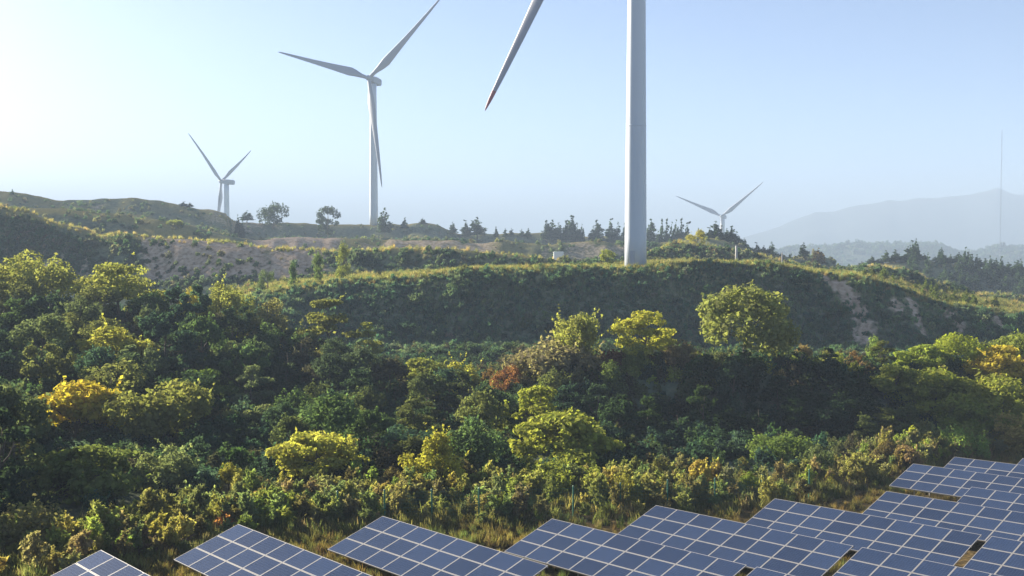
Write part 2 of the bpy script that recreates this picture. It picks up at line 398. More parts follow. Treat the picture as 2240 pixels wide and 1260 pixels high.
# far mountain
def mountain():
    pts = [(1100, 575), (1500, 548), (1600, 528), (1635, 516), (1699, 497), (1743, 478), (1781, 464), (1826, 463), (1873, 450), (1943, 437), (1965, 439), (2000, 435), (2048, 434), (2111, 428), (2143, 420), (2181, 410), (2207, 424), (2238, 426), (2300, 442), (2420, 455), (2600, 500), (2900, 560)]
    px = np.linspace(1100, 2900, 260); top = lin(px, pts)
    fr = np.concatenate([np.linspace(0, 1, 26), np.linspace(1, 0, 16)[1:]]); Ys = np.concatenate([np.linspace(3700, 4700, 26), np.linspace(4700, 5500, 16)[1:]])
    V = []
    for f, Y in zip(fr, Ys):
        x = (px - 1120) / F_PX * Y
        zt = z_at(top, 4700.0)
        z = -110 + (zt + 110) * f ** 1.15
        z = z + (fbm(x / 420, np.full_like(x, Y / 300), 77, 5) - .5) * 150 * f * (1 - f) * 2
        z = z + (fbm(x / 60, np.full_like(x, 3.), 5, 3) - .5) * 10 * f
        V.append(np.stack([x, np.full_like(x, Y), z], 1))
    V = np.concatenate(V); n = len(px); m = len(fr)
    i, j = np.meshgrid(np.arange(m - 1), np.arange(n - 1), indexing='ij'); a = (i * n + j).ravel()
    me = npmesh('mountain', V, np.stack([a, a + 1, a + n + 1, a + n], 1), [simple('mountain_forest', (.025, .038, .034), .95, noise=.4, scale=.004)], smooth=True)
    tag(obj('mountain', me), 'pale blue hazy mountain ridge on the horizon', 'mountain', kind='structure')
mountain()

# ------------------------------------------------------------------ foliage generator
def leaf_quads(P, N, size, rg, elong=1.5, jit=.55):
    n = len(P)
    r = rg.normal(size=(n, 3)); T = np.cross(N, r); T /= np.linalg.norm(T, axis=1, keepdims=True) + 1e-9
    B = np.cross(N, T)
    s = size * rg.uniform(1 - jit, 1 + jit, (n, 1))
    a = T * s * elong * .5; b = B * s * .5
    V = np.stack([P - a, P - b * 1.0 + a * .1, P + a, P + b * 1.0 + a * .1], 1).reshape(-1, 3)
    Fq = np.arange(n * 4).reshape(n, 4)
    return V, Fq
def clumps(kind, W, Hh, rg):
    """clump centres and radii; the crown stands on z=0"""
    R_ = W / 2; out = []
    if kind == 'round':
        z0 = .1 * Hh; cz = (Hh + z0) / 2; rz = (Hh - z0) / 2
        for k in range(int(rg.integers(20, 26))):
            u = rg.normal(size=3); u /= np.linalg.norm(u); u[2] = abs(u[2]) * .9 if rg.random() < .4 else u[2]
            q = rg.uniform(.26, .42) * R_
            rr = rg.uniform(.62, .86)
            out.append((u * np.array([R_, R_, rz]) * rr + (0, 0, cz), (q, q, q * .8)))
    elif kind == 'layer':
        nt_ = int(rg.integers(3, 6))
        for t in range(nt_):
            f = t / max(nt_ - 1, 1); z = Hh * (.45 + .5 * f); rad = R_ * math.sqrt(max(.12, 1 - (f * .95) ** 2)) * .78
            for k in range(max(3, int(8 * (1 - .55 * f)))):
                a = rg.uniform(0, 6.28); d = rad * rg.uniform(.35, 1.0)
                q = R_ * rg.uniform(.24, .38)
                out.append((np.array([math.cos(a) * d, math.sin(a) * d, z - .10 * Hh * (d / R_) ** 2 + rg.normal() * .04 * Hh]), (q, q, q * .36)))
    elif kind == 'upright':
        for k in range(int(rg.integers(16, 22))):
            a = rg.uniform(0, 6.28); d = R_ * rg.uniform(.1, .8); top = Hh * (1 - .42 * (d / R_) ** 2) * rg.uniform(.6, 1.0)
            q = R_ * rg.uniform(.2, .32)
            zc = max(top - q * 1.6, q)
            out.append((np.array([math.cos(a) * d, math.sin(a) * d, zc]), (q, q, q * 1.5)))
    elif kind == 'mound':
        for k in range(int(rg.integers(18, 25))):
            u = rg.normal(size=3); u /= np.linalg.norm(u); u[2] = abs(u[2])
            q = R_ * rg.uniform(.24, .38)
            out.append((u * np.array([R_, R_, Hh]) * rg.uniform(.55, .82), (q, q, min(q, Hh * .4))))
    elif kind == 'open':
        z0 = .34 * Hh
        for k in range(int(rg.integers(13, 18))):
            u = rg.normal(size=3); u /= np.linalg.norm(u)
            q = R_ * rg.uniform(.2, .32)
            out.append((u * np.array([R_, R_, (Hh - z0) / 2]) * rg.uniform(.6, .85) + (0, 0, (Hh + z0) / 2), (q, q, q * .6)))
    elif kind == 'pine':
        nt_ = int(rg.integers(9, 12)); z0 = rg.uniform(.14, .3)
        for t in range(nt_):
            f = t / (nt_ - 1); z = Hh * (z0 + (.97 - z0) * f); rad = R_ * (1 - f ** 1.6) * rg.uniform(.7, 1.15) + .04 * R_
            for k in range(max(1, int(6 * (1 - f) + 1))):
                a = rg.uniform(0, 6.28); d = rad * rg.uniform(.3, .75); q = max(rad * .55, .12 * R_)
                out.append((np.array([math.cos(a) * d, math.sin(a) * d, z - d * .12]), (q, q, max(q * .5, Hh * .06))))
    elif kind == 'column':
        for k in range(14):
            f = rg.uniform(.1, .95); d = R_ * rg.uniform(.1, .55) * (1 - f * .6); a = rg.uniform(0, 6.28); q = R_ * rg.uniform(.3, .5)
            out.append((np.array([math.cos(a) * d, math.sin(a) * d, f * Hh]), (q, q, q * 1.2)))
    # keep within the top
    return out
def crown_mesh(name, kind, W, Hh, n, ls, seed, mat, shoots=None, elong=1.5, upw=.25, gaps=.25):
    rg = np.random.default_rng(seed)
    cl = clumps(kind, W, Hh, rg)
    wts = np.array([c[1][0] * (c[1][0] + c[1][2]) for c in cl]); wts /= wts.sum()
    Ps, Ns, vs = [], [], []
    for (c, r), wq in zip(cl, wts):
        m = max(6, int(n * wq))
        u = rg.normal(size=(m, 3)); u /= np.linalg.norm(u, axis=1, keepdims=True)
        rad = rg.uniform(.5, 1.08, (m, 1)) ** .7
        P = c + u * np.array(r) * rad
        Nn = u / np.array(r) * r[0]; Nn = Nn / np.linalg.norm(Nn, axis=1, keepdims=True) * .75 + rg.normal(size=(m, 3)) * .42 + np.array([0, 0, upw])
        Nn /= np.linalg.norm(Nn, axis=1, keepdims=True)
        Ps.append(P); Ns.append(Nn); vs.append(np.full(m, rg.uniform(.3, .7)))
    # shoots that break the outline
    ns = shoots if shoots is not None else {'upright': 26, 'mound': 16, 'round': 14, 'open': 14, 'layer': 8, 'pine': 6, 'column': 8}[kind]
    for k in range(ns):
        c, r = cl[int(rg.integers(len(cl)))]
        u = rg.normal(size=3); u[2] = abs(u[2]) + (.9 if kind in ('upright', 'column') else .35); u /= np.linalg.norm(u)
        ln = (.26 if kind in ('upright',) else .16) * W * rg.uniform(.5, 1.1)
        m = 12
        tpar = np.linspace(.8, 1, m)[:, None]; base = c + u * np.array(r) * .8
        P = base + u * ln * np.linspace(0, 1, m)[:, None] + rg.normal(size=(m, 3)) * ls * .35
        Nn = rg.normal(size=(m, 3)) + np.array([0, 0, .4]); Nn /= np.linalg.norm(Nn, axis=1, keepdims=True)
        Ps.append(P); Ns.append(Nn); vs.append(np.full(m, rg.uniform(.4, .9)))
    P = np.concatenate(Ps); Nn = np.concatenate(Ns); cv = np.concatenate(vs)
    if gaps > 0:
        g = vnoise(P[:, 0] / (W * .11) + seed, P[:, 1] / (W * .11) + P[:, 2] / (W * .09), seed % 97)
        keep = g > gaps; P, Nn, cv = P[keep], Nn[keep], cv[keep]
    keep = P[:, 2] > -.1; P, Nn, cv = P[keep], Nn[keep], cv[keep]
    V, Fq = leaf_quads(P, Nn, ls, rg, elong)
    me = npmesh(name, V, Fq, [mat])
    a = me.color_attributes.new('leaf', 'FLOAT_COLOR', 'POINT')
    r1 = np.clip(cv * .6 + rg.random(len(P)) * .5 - .05, 0, 1); r2 = np.clip(cv * .35 + rg.random(len(P)) * .65, 0, 1)
    col = np.repeat(np.stack([r1, r2, r1, np.ones_like(r1)], 1), 4, axis=0).astype(np.float32)
    a.data.foreach_set('color', col.ravel())
    return me, cl
def trunk_mesh(cl, Hh, rad, seed, limbs=7, lean=.0):
    rg = np.random.default_rng(seed + 999); mb = MB()
    top = Hh * .72
    pts = [np.array([rg.normal() * .03 * Hh * f + lean * f * Hh, rg.normal() * .03 * Hh * f, -.35 + f * (top + .35)]) for f in (0, .25, .5, .75, 1)]
    mb.tube(pts, [rad, rad * .82, rad * .62, rad * .42, rad * .2], 7)
    idx = rg.permutation(len(cl))[:limbs]
    for i in idx:
        c = np.array(cl[i][0]); z0 = max(.12 * Hh, min(c[2] * .6, top * .85)); f = (z0 + .35) / (top + .35)
        b = np.array([np.interp(f, (0, .25, .5, .75, 1), [p[q] for p in pts]) for q in range(3)])
        mid = (b + c) / 2 + np.array([0, 0, -.05 * Hh])
        mb.tube([b, mid, c], [rad * .4, rad * .26, rad * .08], 5)
    return mb.mesh('trunk', [M_BARK], True)

def lcol(c): return (c[0], c[1], c[2], 1.0)
def plant(name, px, top, Y, wpx, kind, col, label, cat='tree', group=None, n=2600, ls=None, seed=None, bury=0.0, rz=0.0, gaps=.25, elong=1.5, hmin=1.0, dpx=0, flat=None):
    """a tree or shrub whose tip is seen at (px, top), standing on the ground Y metres ahead"""
    p = at(px, top, Y); g = H(p[0], Y)
    Hh = max(hmin, p[2] - g); W = wpx * Y / F_PX
    seed = seed if seed is not None else int(px * 7 + top * 13)
    ls = ls or min(.28, max(.12, W * .025))
    me, cl = crown_mesh('crown', kind, W, Hh, n, ls, seed, M_LEAF, gaps=gaps, elong=elong)
    o = empty(name, (p[0], Y, g - bury), rz); tag(o, label, cat, group)
    c = obj('crown', me, None, o); c.color = lcol(col)
    tr = obj('trunk', trunk_mesh(cl, Hh, max(.05, min(.28, W * .028)), seed), None, o)
    return o

# palette (albedo)
YEL = (.36, .31, .07); LIME = (.24, .26, .06); OLIVE = (.18, .18, .06); GREEN = (.075, .112, .05); DGREEN = (.042, .068, .042)
SAGE = (.16, .18, .09); GOLD = (.40, .31, .05); TAN = (.27, .20, .10); RUST = (.20, .09, .045); RED = (.13, .05, .035); BRIGHT = (.13, .175, .05)
BROWN = (.09, .072, .038); DTEAL = (.042, .075, .056); YOL = (.25, .25, .075)

# ------------------------------------------------------------------ named trees and shrubs
# (name, px, top, Y, width px, kind, colour, label[, cat])
TREES = [
 ('yellow_tree', 62, 556, 150, 165, 'round', YOL, 'fluffy pale yellow tree at the far left edge of the wood'),
 ('yellow_green_tree', 258, 580, 147, 195, 'layer', YOL, 'bright yellow-green layered tree standing out against the bare left bank'),
 ('lime_tree', 205, 610, 149, 80, 'upright', LIME, 'green leafy shoot tree on the left of the bright layered tree'),
 ('gold_shrub', 418, 612, 146, 92, 'mound', YEL, 'bright golden shrub on the left wood crest', 'shrub'),
 ('olive_shrub', 496, 606, 146, 105, 'upright', YOL, 'olive-yellow upright shrub beside the golden crest shrub', 'shrub'),
 ('tan_shrub', 585, 632, 142, 90, 'mound', (.12, .11, .05), 'dull tan-green shrub at the right end of the left crest', 'shrub'),
 ('vine_mound', 592, 694, 134, 120, 'mound', GREEN, 'green vine covered mound drooping over the dark bank', 'shrub'),
 ('flat_topped_tree', 716, 658, 138, 140, 'layer', OLIVE, 'thin flat topped tree with bare stems below the shaded hill'),
 ('yellow_sapling', 808, 707, 133, 64, 'layer', YOL, 'small yellow flat sapling right of the flat topped tree'),
 ('olive_tree', 240, 725, 116, 178, 'layer', (.155, .145, .035), 'spiky olive-yellow tree alone in the dark left wood'),
 ('golden_tree', 165, 848, 95, 260, 'layer', GOLD, 'golden yellow tree with flat layers, the brightest in the left wood'),
 ('green_tree', 335, 836, 94, 225, 'round', OLIVE, 'dense olive tree against the right side of the golden tree'),
 ('dark_tree', 440, 812, 113, 150, 'layer', (.06, .085, .02), 'dark green tree behind the dense olive tree'),
 ('layered_tree', 205, 992, 71, 270, 'layer', (.075, .088, .03), 'wide layered green tree above the weeds at lower left'),
 ('sage_tree', 372, 964, 74, 150, 'upright', SAGE, 'grey-green spiky tree right of the wide layered tree'),
 ('pale_sapling', 540, 893, 104, 120, 'open', SAGE, 'pale sparse sapling in front of the dark brush bank'),
 ('umbrella_tree', 692, 953, 78, 215, 'layer', (.175, .165, .04), 'umbrella shaped yellow-green tree lit against the dark wood'),
 ('bright_tree', 955, 940, 76.5, 150, 'upright', (.165, .15, .03), 'upright yellowish tree with spiky top near the fence'),
 ('round_bush', 602, 1096, 66.5, 135, 'round', BRIGHT, 'round bright green bush between the two left solar tables', 'bush'),
 ('sage_bush', 440, 1092, 67, 115, 'upright', (.12, .14, .06), 'grey-green bush behind the left solar table', 'bush'),
 ('weedy_bush', 330, 1108, 64, 110, 'upright', SAGE, 'ragged grey-green bush below the wide layered tree', 'bush'),
 ('tangled_bush', 60, 1105, 59, 180, 'mound', (.11, .10, .045), 'tangled grey-brown bush in the lower left corner', 'bush'),
 ('brown_thicket', 330, 1172, 58.5, 170, 'mound', (.09, .065, .05), 'grey-brown thicket left of the large left solar table', 'bush'),
 ('rust_bush', 505, 1138, 63, 75, 'mound', (.17, .07, .035), 'rust brown bush behind the top corner of a solar table', 'bush'),
 ('dome_bush', 1232, 1026, 77, 150, 'round', (.125, .135, .03), 'rounded yellow-green bush behind the fence posts', 'bush'),
 ('low_bush', 1000, 1088, 72.5, 85, 'mound', (.085, .11, .035), 'low green bush at the foot of the upright yellowish tree', 'bush'),
 ('bright_bush', 1712, 955, 92, 125, 'round', (.075, .10, .03), 'round bright green bush alone before the dark bank', 'bush'),
 ('lit_tree', 1262, 674, 119, 128, 'upright', YOL, 'yellow-green tree with spiky crown at the left of the bank top'),
 ('feathery_tree', 1412, 688, 119, 150, 'layer', (.19, .18, .035), 'feathery yellow-green tree in the middle of the bank top'),
 ('tall_tree', 1630, 632, 119, 210, 'round', (.118, .125, .045), 'largest lit tree, standing above the dark bank on the right'),
 ('rust_round_bush', 1108, 792, 117, 92, 'mound', RUST, 'round rust red bush at the left foot of the bank', 'bush'),
 ('straw_mound', 1225, 752, 119, 220, 'mound', (.125, .108, .065), 'broad straw coloured brush mound right of the rust red bush', 'bush'),
 ('red_shrub', 1342, 757, 117.5, 66, 'mound', RED, 'dark red shrub left of the feathery tree', 'shrub'),
 ('pink_shrub', 1490, 742, 118, 90, 'mound', (.10, .08, .05), 'pinkish tan shrub left of the largest lit tree', 'shrub'),
 ('lobed_tree', 1172, 858, 97, 190, 'layer', (.12, .125, .025), 'yellow-green tree with drooping lobes below the rust red bush'),
 ('spreading_tree', 1240, 912, 87, 275, 'layer', (.13, .135, .03), 'spreading yellow-green tree low in front of the dark bank'),
 ('vine_shrub', 1340, 800, 112.5, 100, 'column', (.07, .09, .03), 'bright green vines climbing the left edge of the dark bank', 'shrub'),
 ('creeper_shrub', 1390, 760, 116.5, 90, 'column', (.10, .115, .035), 'light green creeper below the feathery tree', 'shrub'),
 ('twin_tree', 1010, 785, 123, 120, 'upright', (.17, .16, .035), 'yellow-green tree just left of the rust red bush'),
 ('valley_tree', 925, 790, 124, 130, 'layer', (.12, .125, .035), 'olive tree in the valley bottom left of the yellow-green pair'),
 ('sapling', 1912, 742, 126, 56, 'column', (.10, .13, .04), 'small pale green sapling at the foot of the eroded gully'),
 ('crest_tree', 2095, 737, 122, 125, 'round', (.155, .17, .025), 'bright lime green round tree near the right edge'),
 ('crest_bush', 2020, 758, 121, 130, 'layer', (.13, .15, .03), 'green layered tree left of the bright lime tree', 'tree'),
 ('gold_tree', 2195, 764, 120, 170, 'layer', GOLD, 'golden yellow tree at the right edge'),
 ('edge_tree', 2225, 735, 127, 110, 'round', (.11, .125, .03), 'olive tree rising behind the golden tree at the right edge'),
 ('clumpy_tree', 2050, 822, 113, 220, 'layer', (.12, .13, .025), 'clumpy olive tree under the bright lime tree'),
 ('dense_tree', 2190, 835, 112, 200, 'round', (.125, .13, .025), 'dense olive-green tree below the golden tree'),
 ('hanging_tree', 1960, 800, 115, 130, 'layer', (.11, .12, .03), 'small olive tree at the right end of the bank top'),
 ('leaning_tree', 2130, 890, 107, 170, 'layer', (.09, .105, .02), 'leafy tree in half shade above the right solar rows'),
 ('tan_bush', 2215, 905, 104, 130, 'mound', (.17, .135, .045), 'tan leafy bush at the right edge above the tables', 'bush'),
 ('leafy_bush', 2095, 938, 101, 120, 'upright', (.10, .135, .035), 'green leafy bush behind the furthest solar tables', 'bush'),
 ('pink_reed', 1985, 968, 91, 60, 'upright', (.15, .105, .06), 'pinkish feathery reed clump beside the furthest table', 'reed'),
 ('tawny_bush', 1880, 995, 87, 110, 'upright', (.14, .13, .05), 'tawny green bush left of the pinkish reed clump', 'bush'),
 ('reed_clump', 1540, 1000, 79, 70, 'upright', (.22, .17, .05), 'tall golden reed clump behind the middle solar rows', 'reed'),
 ('rusty_shrub', 1435, 1062, 75.5, 70, 'mound', (.20, .11, .05), 'rust tinted shrub behind the peak of the middle table', 'shrub'),
 ('red_brown_shrub', 95, 785, 122, 90, 'mound', (.12, .055, .035), 'red-brown shrub in the shaded wood at far left', 'shrub'),
 ('orange_shrub', 222, 695, 134, 46, 'mound', (.30, .16, .02), 'small orange shrub above the spiky olive tree', 'shrub'),
 ('dark_shrub', 120, 650, 141, 150, 'mound', DTEAL, 'dark green shrub beneath the fluffy yellow tree', 'shrub'),
 ('plateau_bush', 1330, 541, 226, 34, 'round', (.15, .16, .04), 'small yellow-green tree left of the big turbine tower', 'tree'),
 ('mound_shrub', 1525, 500, 300, 46, 'round', (.17, .15, .03), 'yellow shrub on the small mound right of the big tower', 'shrub'),
 ('crest_shrub', 383, 484, 370, 34, 'round', (.14, .15, .04), 'yellow-green shrub on the dark left ridge', 'shrub'),
 ('young_pine', 640, 567, 210, 30, 'column', (.055, .085, .03), 'slender green young tree, left of three on the hill shoulder'),
 ('young_pine', 697, 560, 212, 44, 'column', (.075, .10, .035), 'slender green young tree, middle of three on the hill shoulder'),
 ('young_pine', 750, 537, 214, 54, 'column', (.11, .12, .035), 'tallest of three slender young trees on the hill shoulder'),
 ('shoulder_bush', 585, 576, 218, 50, 'mound', (.06, .08, .035), 'dark bush on the pinkish bank left of the young trees', 'bush'),
]
# ------------------------------------------------------------------ scattered ground cover (stuff)
SRC = {}
def source(kind, variants):
    col = bpy.data.collections.new(kind)
    for k, me in enumerate(variants):
        o = bpy.data.objects.new('%s.%03d' % (kind, k), me); col.objects.link(o)
    SRC[kind] = col
source('scrub', [crown_mesh('scrub', 'mound', 1.0, .8, 190, .13, 300 + k, M_LEAFI, shoots=8, gaps=.2)[0] for k in range(6)])
source('bush', [crown_mesh('bush', 'mound', 1.0, .85, 620, .062, 320 + k, M_LEAFI, shoots=18, gaps=.25)[0] for k in range(6)])
source('weed', [crown_mesh('weed', 'upright', 1.0, 1.5, 480, .07, 340 + k, M_LEAFI, shoots=30, elong=2.6, gaps=.3)[0] for k in range(6)])
def tuft(seed):
    rg = np.random.default_rng(seed); V = []
    for k in range(46):
        a = rg.uniform(0, 6.28); d = rg.uniform(0, .38); h = rg.uniform(.45, 1.0); ln = rg.uniform(.08, .35); b = rg.uniform(0, 6.28); wd = .022
        p = np.array([math.cos(a) * d, math.sin(a) * d, -.05]); s = np.array([math.cos(b), math.sin(b), 0]); q = np.array([-s[1], s[0], 0]) * wd
        m = p + s * ln * .35 + (0, 0, h * .6); t = p + s * ln + (0, 0, h)
        V += [p - q, p + q, m + q * .8, m - q * .8, m - q * .8, m + q * .8, t + q * .15, t - q * .15]
    V = np.array(V); me = npmesh('tuft', V, np.arange(len(V)).reshape(-1, 4), [M_LEAFI])
    at_ = me.color_attributes.new('leaf', 'FLOAT_COLOR', 'POINT')
    r1 = np.repeat(rg.random(46), 8); r2 = np.repeat(rg.random(46), 8)
    at_.data.foreach_set('color', np.stack([r1, r2, r1, np.ones_like(r1)], 1).astype(np.float32).ravel())
    return me
source('tuft', [tuft(400 + k) for k in range(5)])

_fa = None
def face_table():
    global _fa
    A = GV[GF[:, 0]]; B = GV[GF[:, 1]]; D = GV[GF[:, 3]]
    area = np.linalg.norm(np.cross(B - A, D - A), axis=1)
    fk = kk[GF].mean(1); fp = pp[GF].mean(1); ctr = GV[GF].mean(1)
    nb = fbm(ctr[:, 0] / 9, ctr[:, 1] / 9, 21); bf = bare[GF].mean(1)
    _fa = dict(A=A, B=B, D=D, area=area, k=fk, px=fp, x=ctr[:, 0], y=ctr[:, 1], nb=nb, bare=bf, dry=dry[GF].mean(1))
face_table()
def scatter(name, kind, weight, count, smin, smax, tints, label, cat, tilt=.25, sink=.06, seed=1, tj=.22, zs=(.8, 1.25)):
    """weight: per-face density relative, tints: list of (weight, colour)"""
    rg = np.random.default_rng(seed)
    wt = _fa['area'] * np.clip(weight, 0, None); cs = np.cumsum(wt); tot = cs[-1]
    f = np.searchsorted(cs, rg.random(count) * tot); f = np.clip(f, 0, len(wt) - 1)
    u = rg.random((count, 1)); v = rg.random((count, 1))
    P = _fa['A'][f] + (_fa['B'][f] - _fa['A'][f]) * u + (_fa['D'][f] - _fa['A'][f]) * v
    s = rg.uniform(smin, smax, count) * rg.uniform(.75, 1.1, count)
    P[:, 2] -= s * sink
    me = bpy.data.meshes.new(name); me.vertices.add(count); me.vertices.foreach_set('co', P.astype(np.float32).ravel())
    def attr(n_, t, prop, d):
        a = me.attributes.new(n_, t, 'POINT'); a.data.foreach_set(prop, np.ascontiguousarray(d).ravel())
    rot = np.stack([rg.normal(0, tilt, count), rg.normal(0, tilt, count), rg.uniform(0, 6.283, count)], 1)
    attr('rot', 'FLOAT_VECTOR', 'vector', rot.astype(np.float32))
    sv = np.stack([s, s * rg.uniform(.85, 1.15, count), s * rg.uniform(zs[0], zs[1], count)], 1)
    attr('scl', 'FLOAT_VECTOR', 'vector', sv.astype(np.float32))
    attr('idx', 'INT', 'value', rg.integers(0, 60, count).astype(np.int32))
    tw = np.array([t[0] for t in tints], float); tw /= tw.sum(); tc = np.array([t[1] for t in tints])
    # tints come in drifts, as plants do
    drift = fbm(P[:, 0] / 5 + seed, P[:, 1] / 5, seed + 40, 3); rk = np.clip((drift - .5) * 1.6 + .5 + rg.normal(0, .16, count), 0, .999)
    ti = np.searchsorted(np.cumsum(tw), rk); ti = np.clip(ti, 0, len(tc) - 1)
    col = tc[ti] * rg.uniform(1 - tj, 1 + tj, (count, 1)) * (1 + rg.normal(0, .06, (count, 3)))
    attr('tint', 'FLOAT_COLOR', 'color', np.concatenate([np.clip(col, .004, 1), np.ones((count, 1))], 1).astype(np.float32))
    o = obj(name, me)
    ng = bpy.data.node_groups.new(name + '_scatter', 'GeometryNodeTree')
    ng.interface.new_socket('Geometry', in_out='INPUT', socket_type='NodeSocketGeometry')
    ng.interface.new_socket('Geometry', in_out='OUTPUT', socket_type='NodeSocketGeometry')
    N = ng.nodes.new; L = ng.links.new
    gi = N('NodeGroupInput'); go = N('NodeGroupOutput'); ip = N('GeometryNodeInstanceOnPoints'); ci = N('GeometryNodeCollectionInfo')
    ci.inputs[0].default_value = SRC[kind]; ci.inputs['Separate Children'].default_value = True; ci.inputs['Reset Children'].default_value = True
    def na(n_, dt):
        x = N('GeometryNodeInputNamedAttribute'); x.data_type = dt; x.inputs[0].default_value = n_; return x.outputs[0]
    L(gi.outputs[0], ip.inputs['Points']); L(ci.outputs[0], ip.inputs['Instance']); ip.inputs['Pick Instance'].default_value = True
    md = N('FunctionNodeCompare') if False else None
    L(na('idx', 'INT'), ip.inputs['Instance Index'])
    er = N('FunctionNodeEulerToRotation'); L(na('rot', 'FLOAT_VECTOR'), er.inputs[0]); L(er.outputs[0], ip.inputs['Rotation'])
    L(na('scl', 'FLOAT_VECTOR'), ip.inputs['Scale']); L(ip.outputs[0], go.inputs[0])
    mod = o.modifiers.new('scatter', 'NODES'); mod.node_group = ng
    tag(o, label, cat, kind='stuff')
    return o
fa = _fa
inv = (fa['px'] > -420) & (fa['px'] < 2660)
near = fa['y'] > 30
def kin(a, b, e=.1): return sstep(a - e, a + e, fa['k']) * (1 - sstep(b - e, b + e, fa['k'])) * inv * near
nobare = 1 - .86 * sstep(.25, .6, fa['bare'])
pxf = fa['px']

clear = np.ones_like(pxf)
def clear_front(TR):
    for t_ in TR:
        if t_[3] < 110: clear[(np.abs(pxf - t_[1]) < .38 * t_[4]) & (fa['y'] > t_[3] - 9) & (fa['y'] < t_[3] - .5)] = .35
clear_front(TREES)
# steep wood bank and floor under the trees
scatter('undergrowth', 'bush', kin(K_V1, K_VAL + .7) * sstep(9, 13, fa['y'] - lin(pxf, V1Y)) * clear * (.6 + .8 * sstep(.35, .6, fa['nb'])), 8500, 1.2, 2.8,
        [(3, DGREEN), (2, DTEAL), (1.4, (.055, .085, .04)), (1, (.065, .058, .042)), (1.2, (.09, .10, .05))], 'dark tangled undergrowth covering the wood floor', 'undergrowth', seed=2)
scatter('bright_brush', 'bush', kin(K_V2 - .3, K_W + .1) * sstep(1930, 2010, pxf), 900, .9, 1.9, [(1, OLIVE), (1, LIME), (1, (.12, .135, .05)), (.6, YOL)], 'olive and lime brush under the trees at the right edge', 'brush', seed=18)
scatter('dry_brush', 'bush', kin(K_W - .28, K_WB + .35, .06) * np.clip(sstep(980, 1080, pxf) + sstep(450, 560, pxf) * (1 - sstep(900, 1000, pxf)), 0, 1), 1700, .9, 2.3,
        [(1.4, (.22, .19, .09)), (1.4, OLIVE), (1.2, YOL), (.5, BROWN), (.4, (.20, .13, .08)), (1, LIME)], 'tan and olive dry brush along the top of the bank', 'brush', seed=3)
v1off = fa['y'] - lin(pxf, V1Y)
def vband(a, b, e=1.2): return sstep(a - e, a + e, v1off) * (1 - sstep(b - e, b + e, v1off)) * inv * near
# verge between the wood and the tables
scatter('tall_weeds', 'weed', vband(0, 11.5) * clear * (.25 + 1.2 * sstep(.38, .6, fa['nb'])), 1500, .75, 1.45,
        [(1.6, (.17, .17, .065)), (1.1, (.26, .23, .08)), (.7, (.22, .195, .10)), (.5, (.13, .115, .06)), (1.2, (.14, .165, .08)), (.8, (.19, .22, .06))], 'tall yellow-brown weeds along the edge of the solar field', 'weeds', tilt=.15, seed=4)
scatter('verge_grass', 'tuft', vband(-1, 11) * clear * (.3 + sstep(.35, .6, fa['nb'])), 5000, .6, 1.2, [(1, (.22, .20, .085)), (1, (.15, .16, .065)), (.7, (.27, .215, .12)), (.6, (.11, .12, .05))], 'tall feathery olive and straw grass among the weeds', 'grass', seed=15)
scatter('lit_grass', 'weed', vband(1, 12) * sstep(1960, 2040, pxf), 420, .6, 1.2, [(1, LIME), (1, (.30, .30, .05)), (.6, OLIVE)], 'bright lime green grass behind the furthest solar tables', 'grass', tilt=.15, seed=14)
scatter('field_grass', 'tuft', vband(-22, 5) * (pxf > -150) * (fa['y'] > 46) * nobare * (.3 + 1.3 * sstep(.4, .6, fa['nb'])), 9000, .35, .8,
        [(1, BROWN), (1, (.18, .14, .06)), (1, (.13, .115, .05)), (1, (.12, .14, .055))], 'short brown grass under and behind the solar tables', 'grass', seed=5)
# shaded face of the turbine hill; bluish shade light is put into these tints
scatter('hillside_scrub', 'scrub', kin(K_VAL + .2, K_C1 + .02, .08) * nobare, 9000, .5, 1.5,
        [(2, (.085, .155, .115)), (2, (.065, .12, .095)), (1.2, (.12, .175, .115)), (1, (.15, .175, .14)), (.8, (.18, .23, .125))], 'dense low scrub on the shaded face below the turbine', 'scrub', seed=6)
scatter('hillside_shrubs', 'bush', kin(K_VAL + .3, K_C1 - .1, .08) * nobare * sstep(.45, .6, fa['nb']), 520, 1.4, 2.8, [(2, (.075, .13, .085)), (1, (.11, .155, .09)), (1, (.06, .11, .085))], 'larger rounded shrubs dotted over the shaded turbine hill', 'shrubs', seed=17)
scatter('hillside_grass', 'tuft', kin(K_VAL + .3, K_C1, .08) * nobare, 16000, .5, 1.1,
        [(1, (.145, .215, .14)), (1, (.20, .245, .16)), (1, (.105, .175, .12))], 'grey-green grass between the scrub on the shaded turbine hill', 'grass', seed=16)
# grass on the crests
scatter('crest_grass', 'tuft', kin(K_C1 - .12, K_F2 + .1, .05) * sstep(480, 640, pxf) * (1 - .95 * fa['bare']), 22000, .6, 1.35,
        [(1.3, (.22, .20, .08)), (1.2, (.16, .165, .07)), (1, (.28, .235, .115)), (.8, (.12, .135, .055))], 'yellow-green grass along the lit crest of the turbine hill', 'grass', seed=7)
scatter('crest_scrub', 'scrub', kin(K_C1 - .06, K_F2 + .2, .05) * sstep(.5, .62, fa['nb']) * nobare, 700, .7, 1.7,
        [(1, (.12, .13, .055)), (1, OLIVE), (1, (.10, .125, .07)), (.6, TAN)], 'scattered olive shrubs on the turbine plateau', 'shrubs', seed=8)
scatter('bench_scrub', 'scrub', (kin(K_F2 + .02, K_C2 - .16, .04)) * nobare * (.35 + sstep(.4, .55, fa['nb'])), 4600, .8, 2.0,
        [(2, (.085, .13, .09)), (1.5, (.115, .15, .095)), (1, (.17, .165, .12)), (.6, (.09, .14, .085))], 'scrub on the faces of the second line of hills', 'scrub', seed=9)  # greens raised and blued, so the tint itself lifts the shaded faces
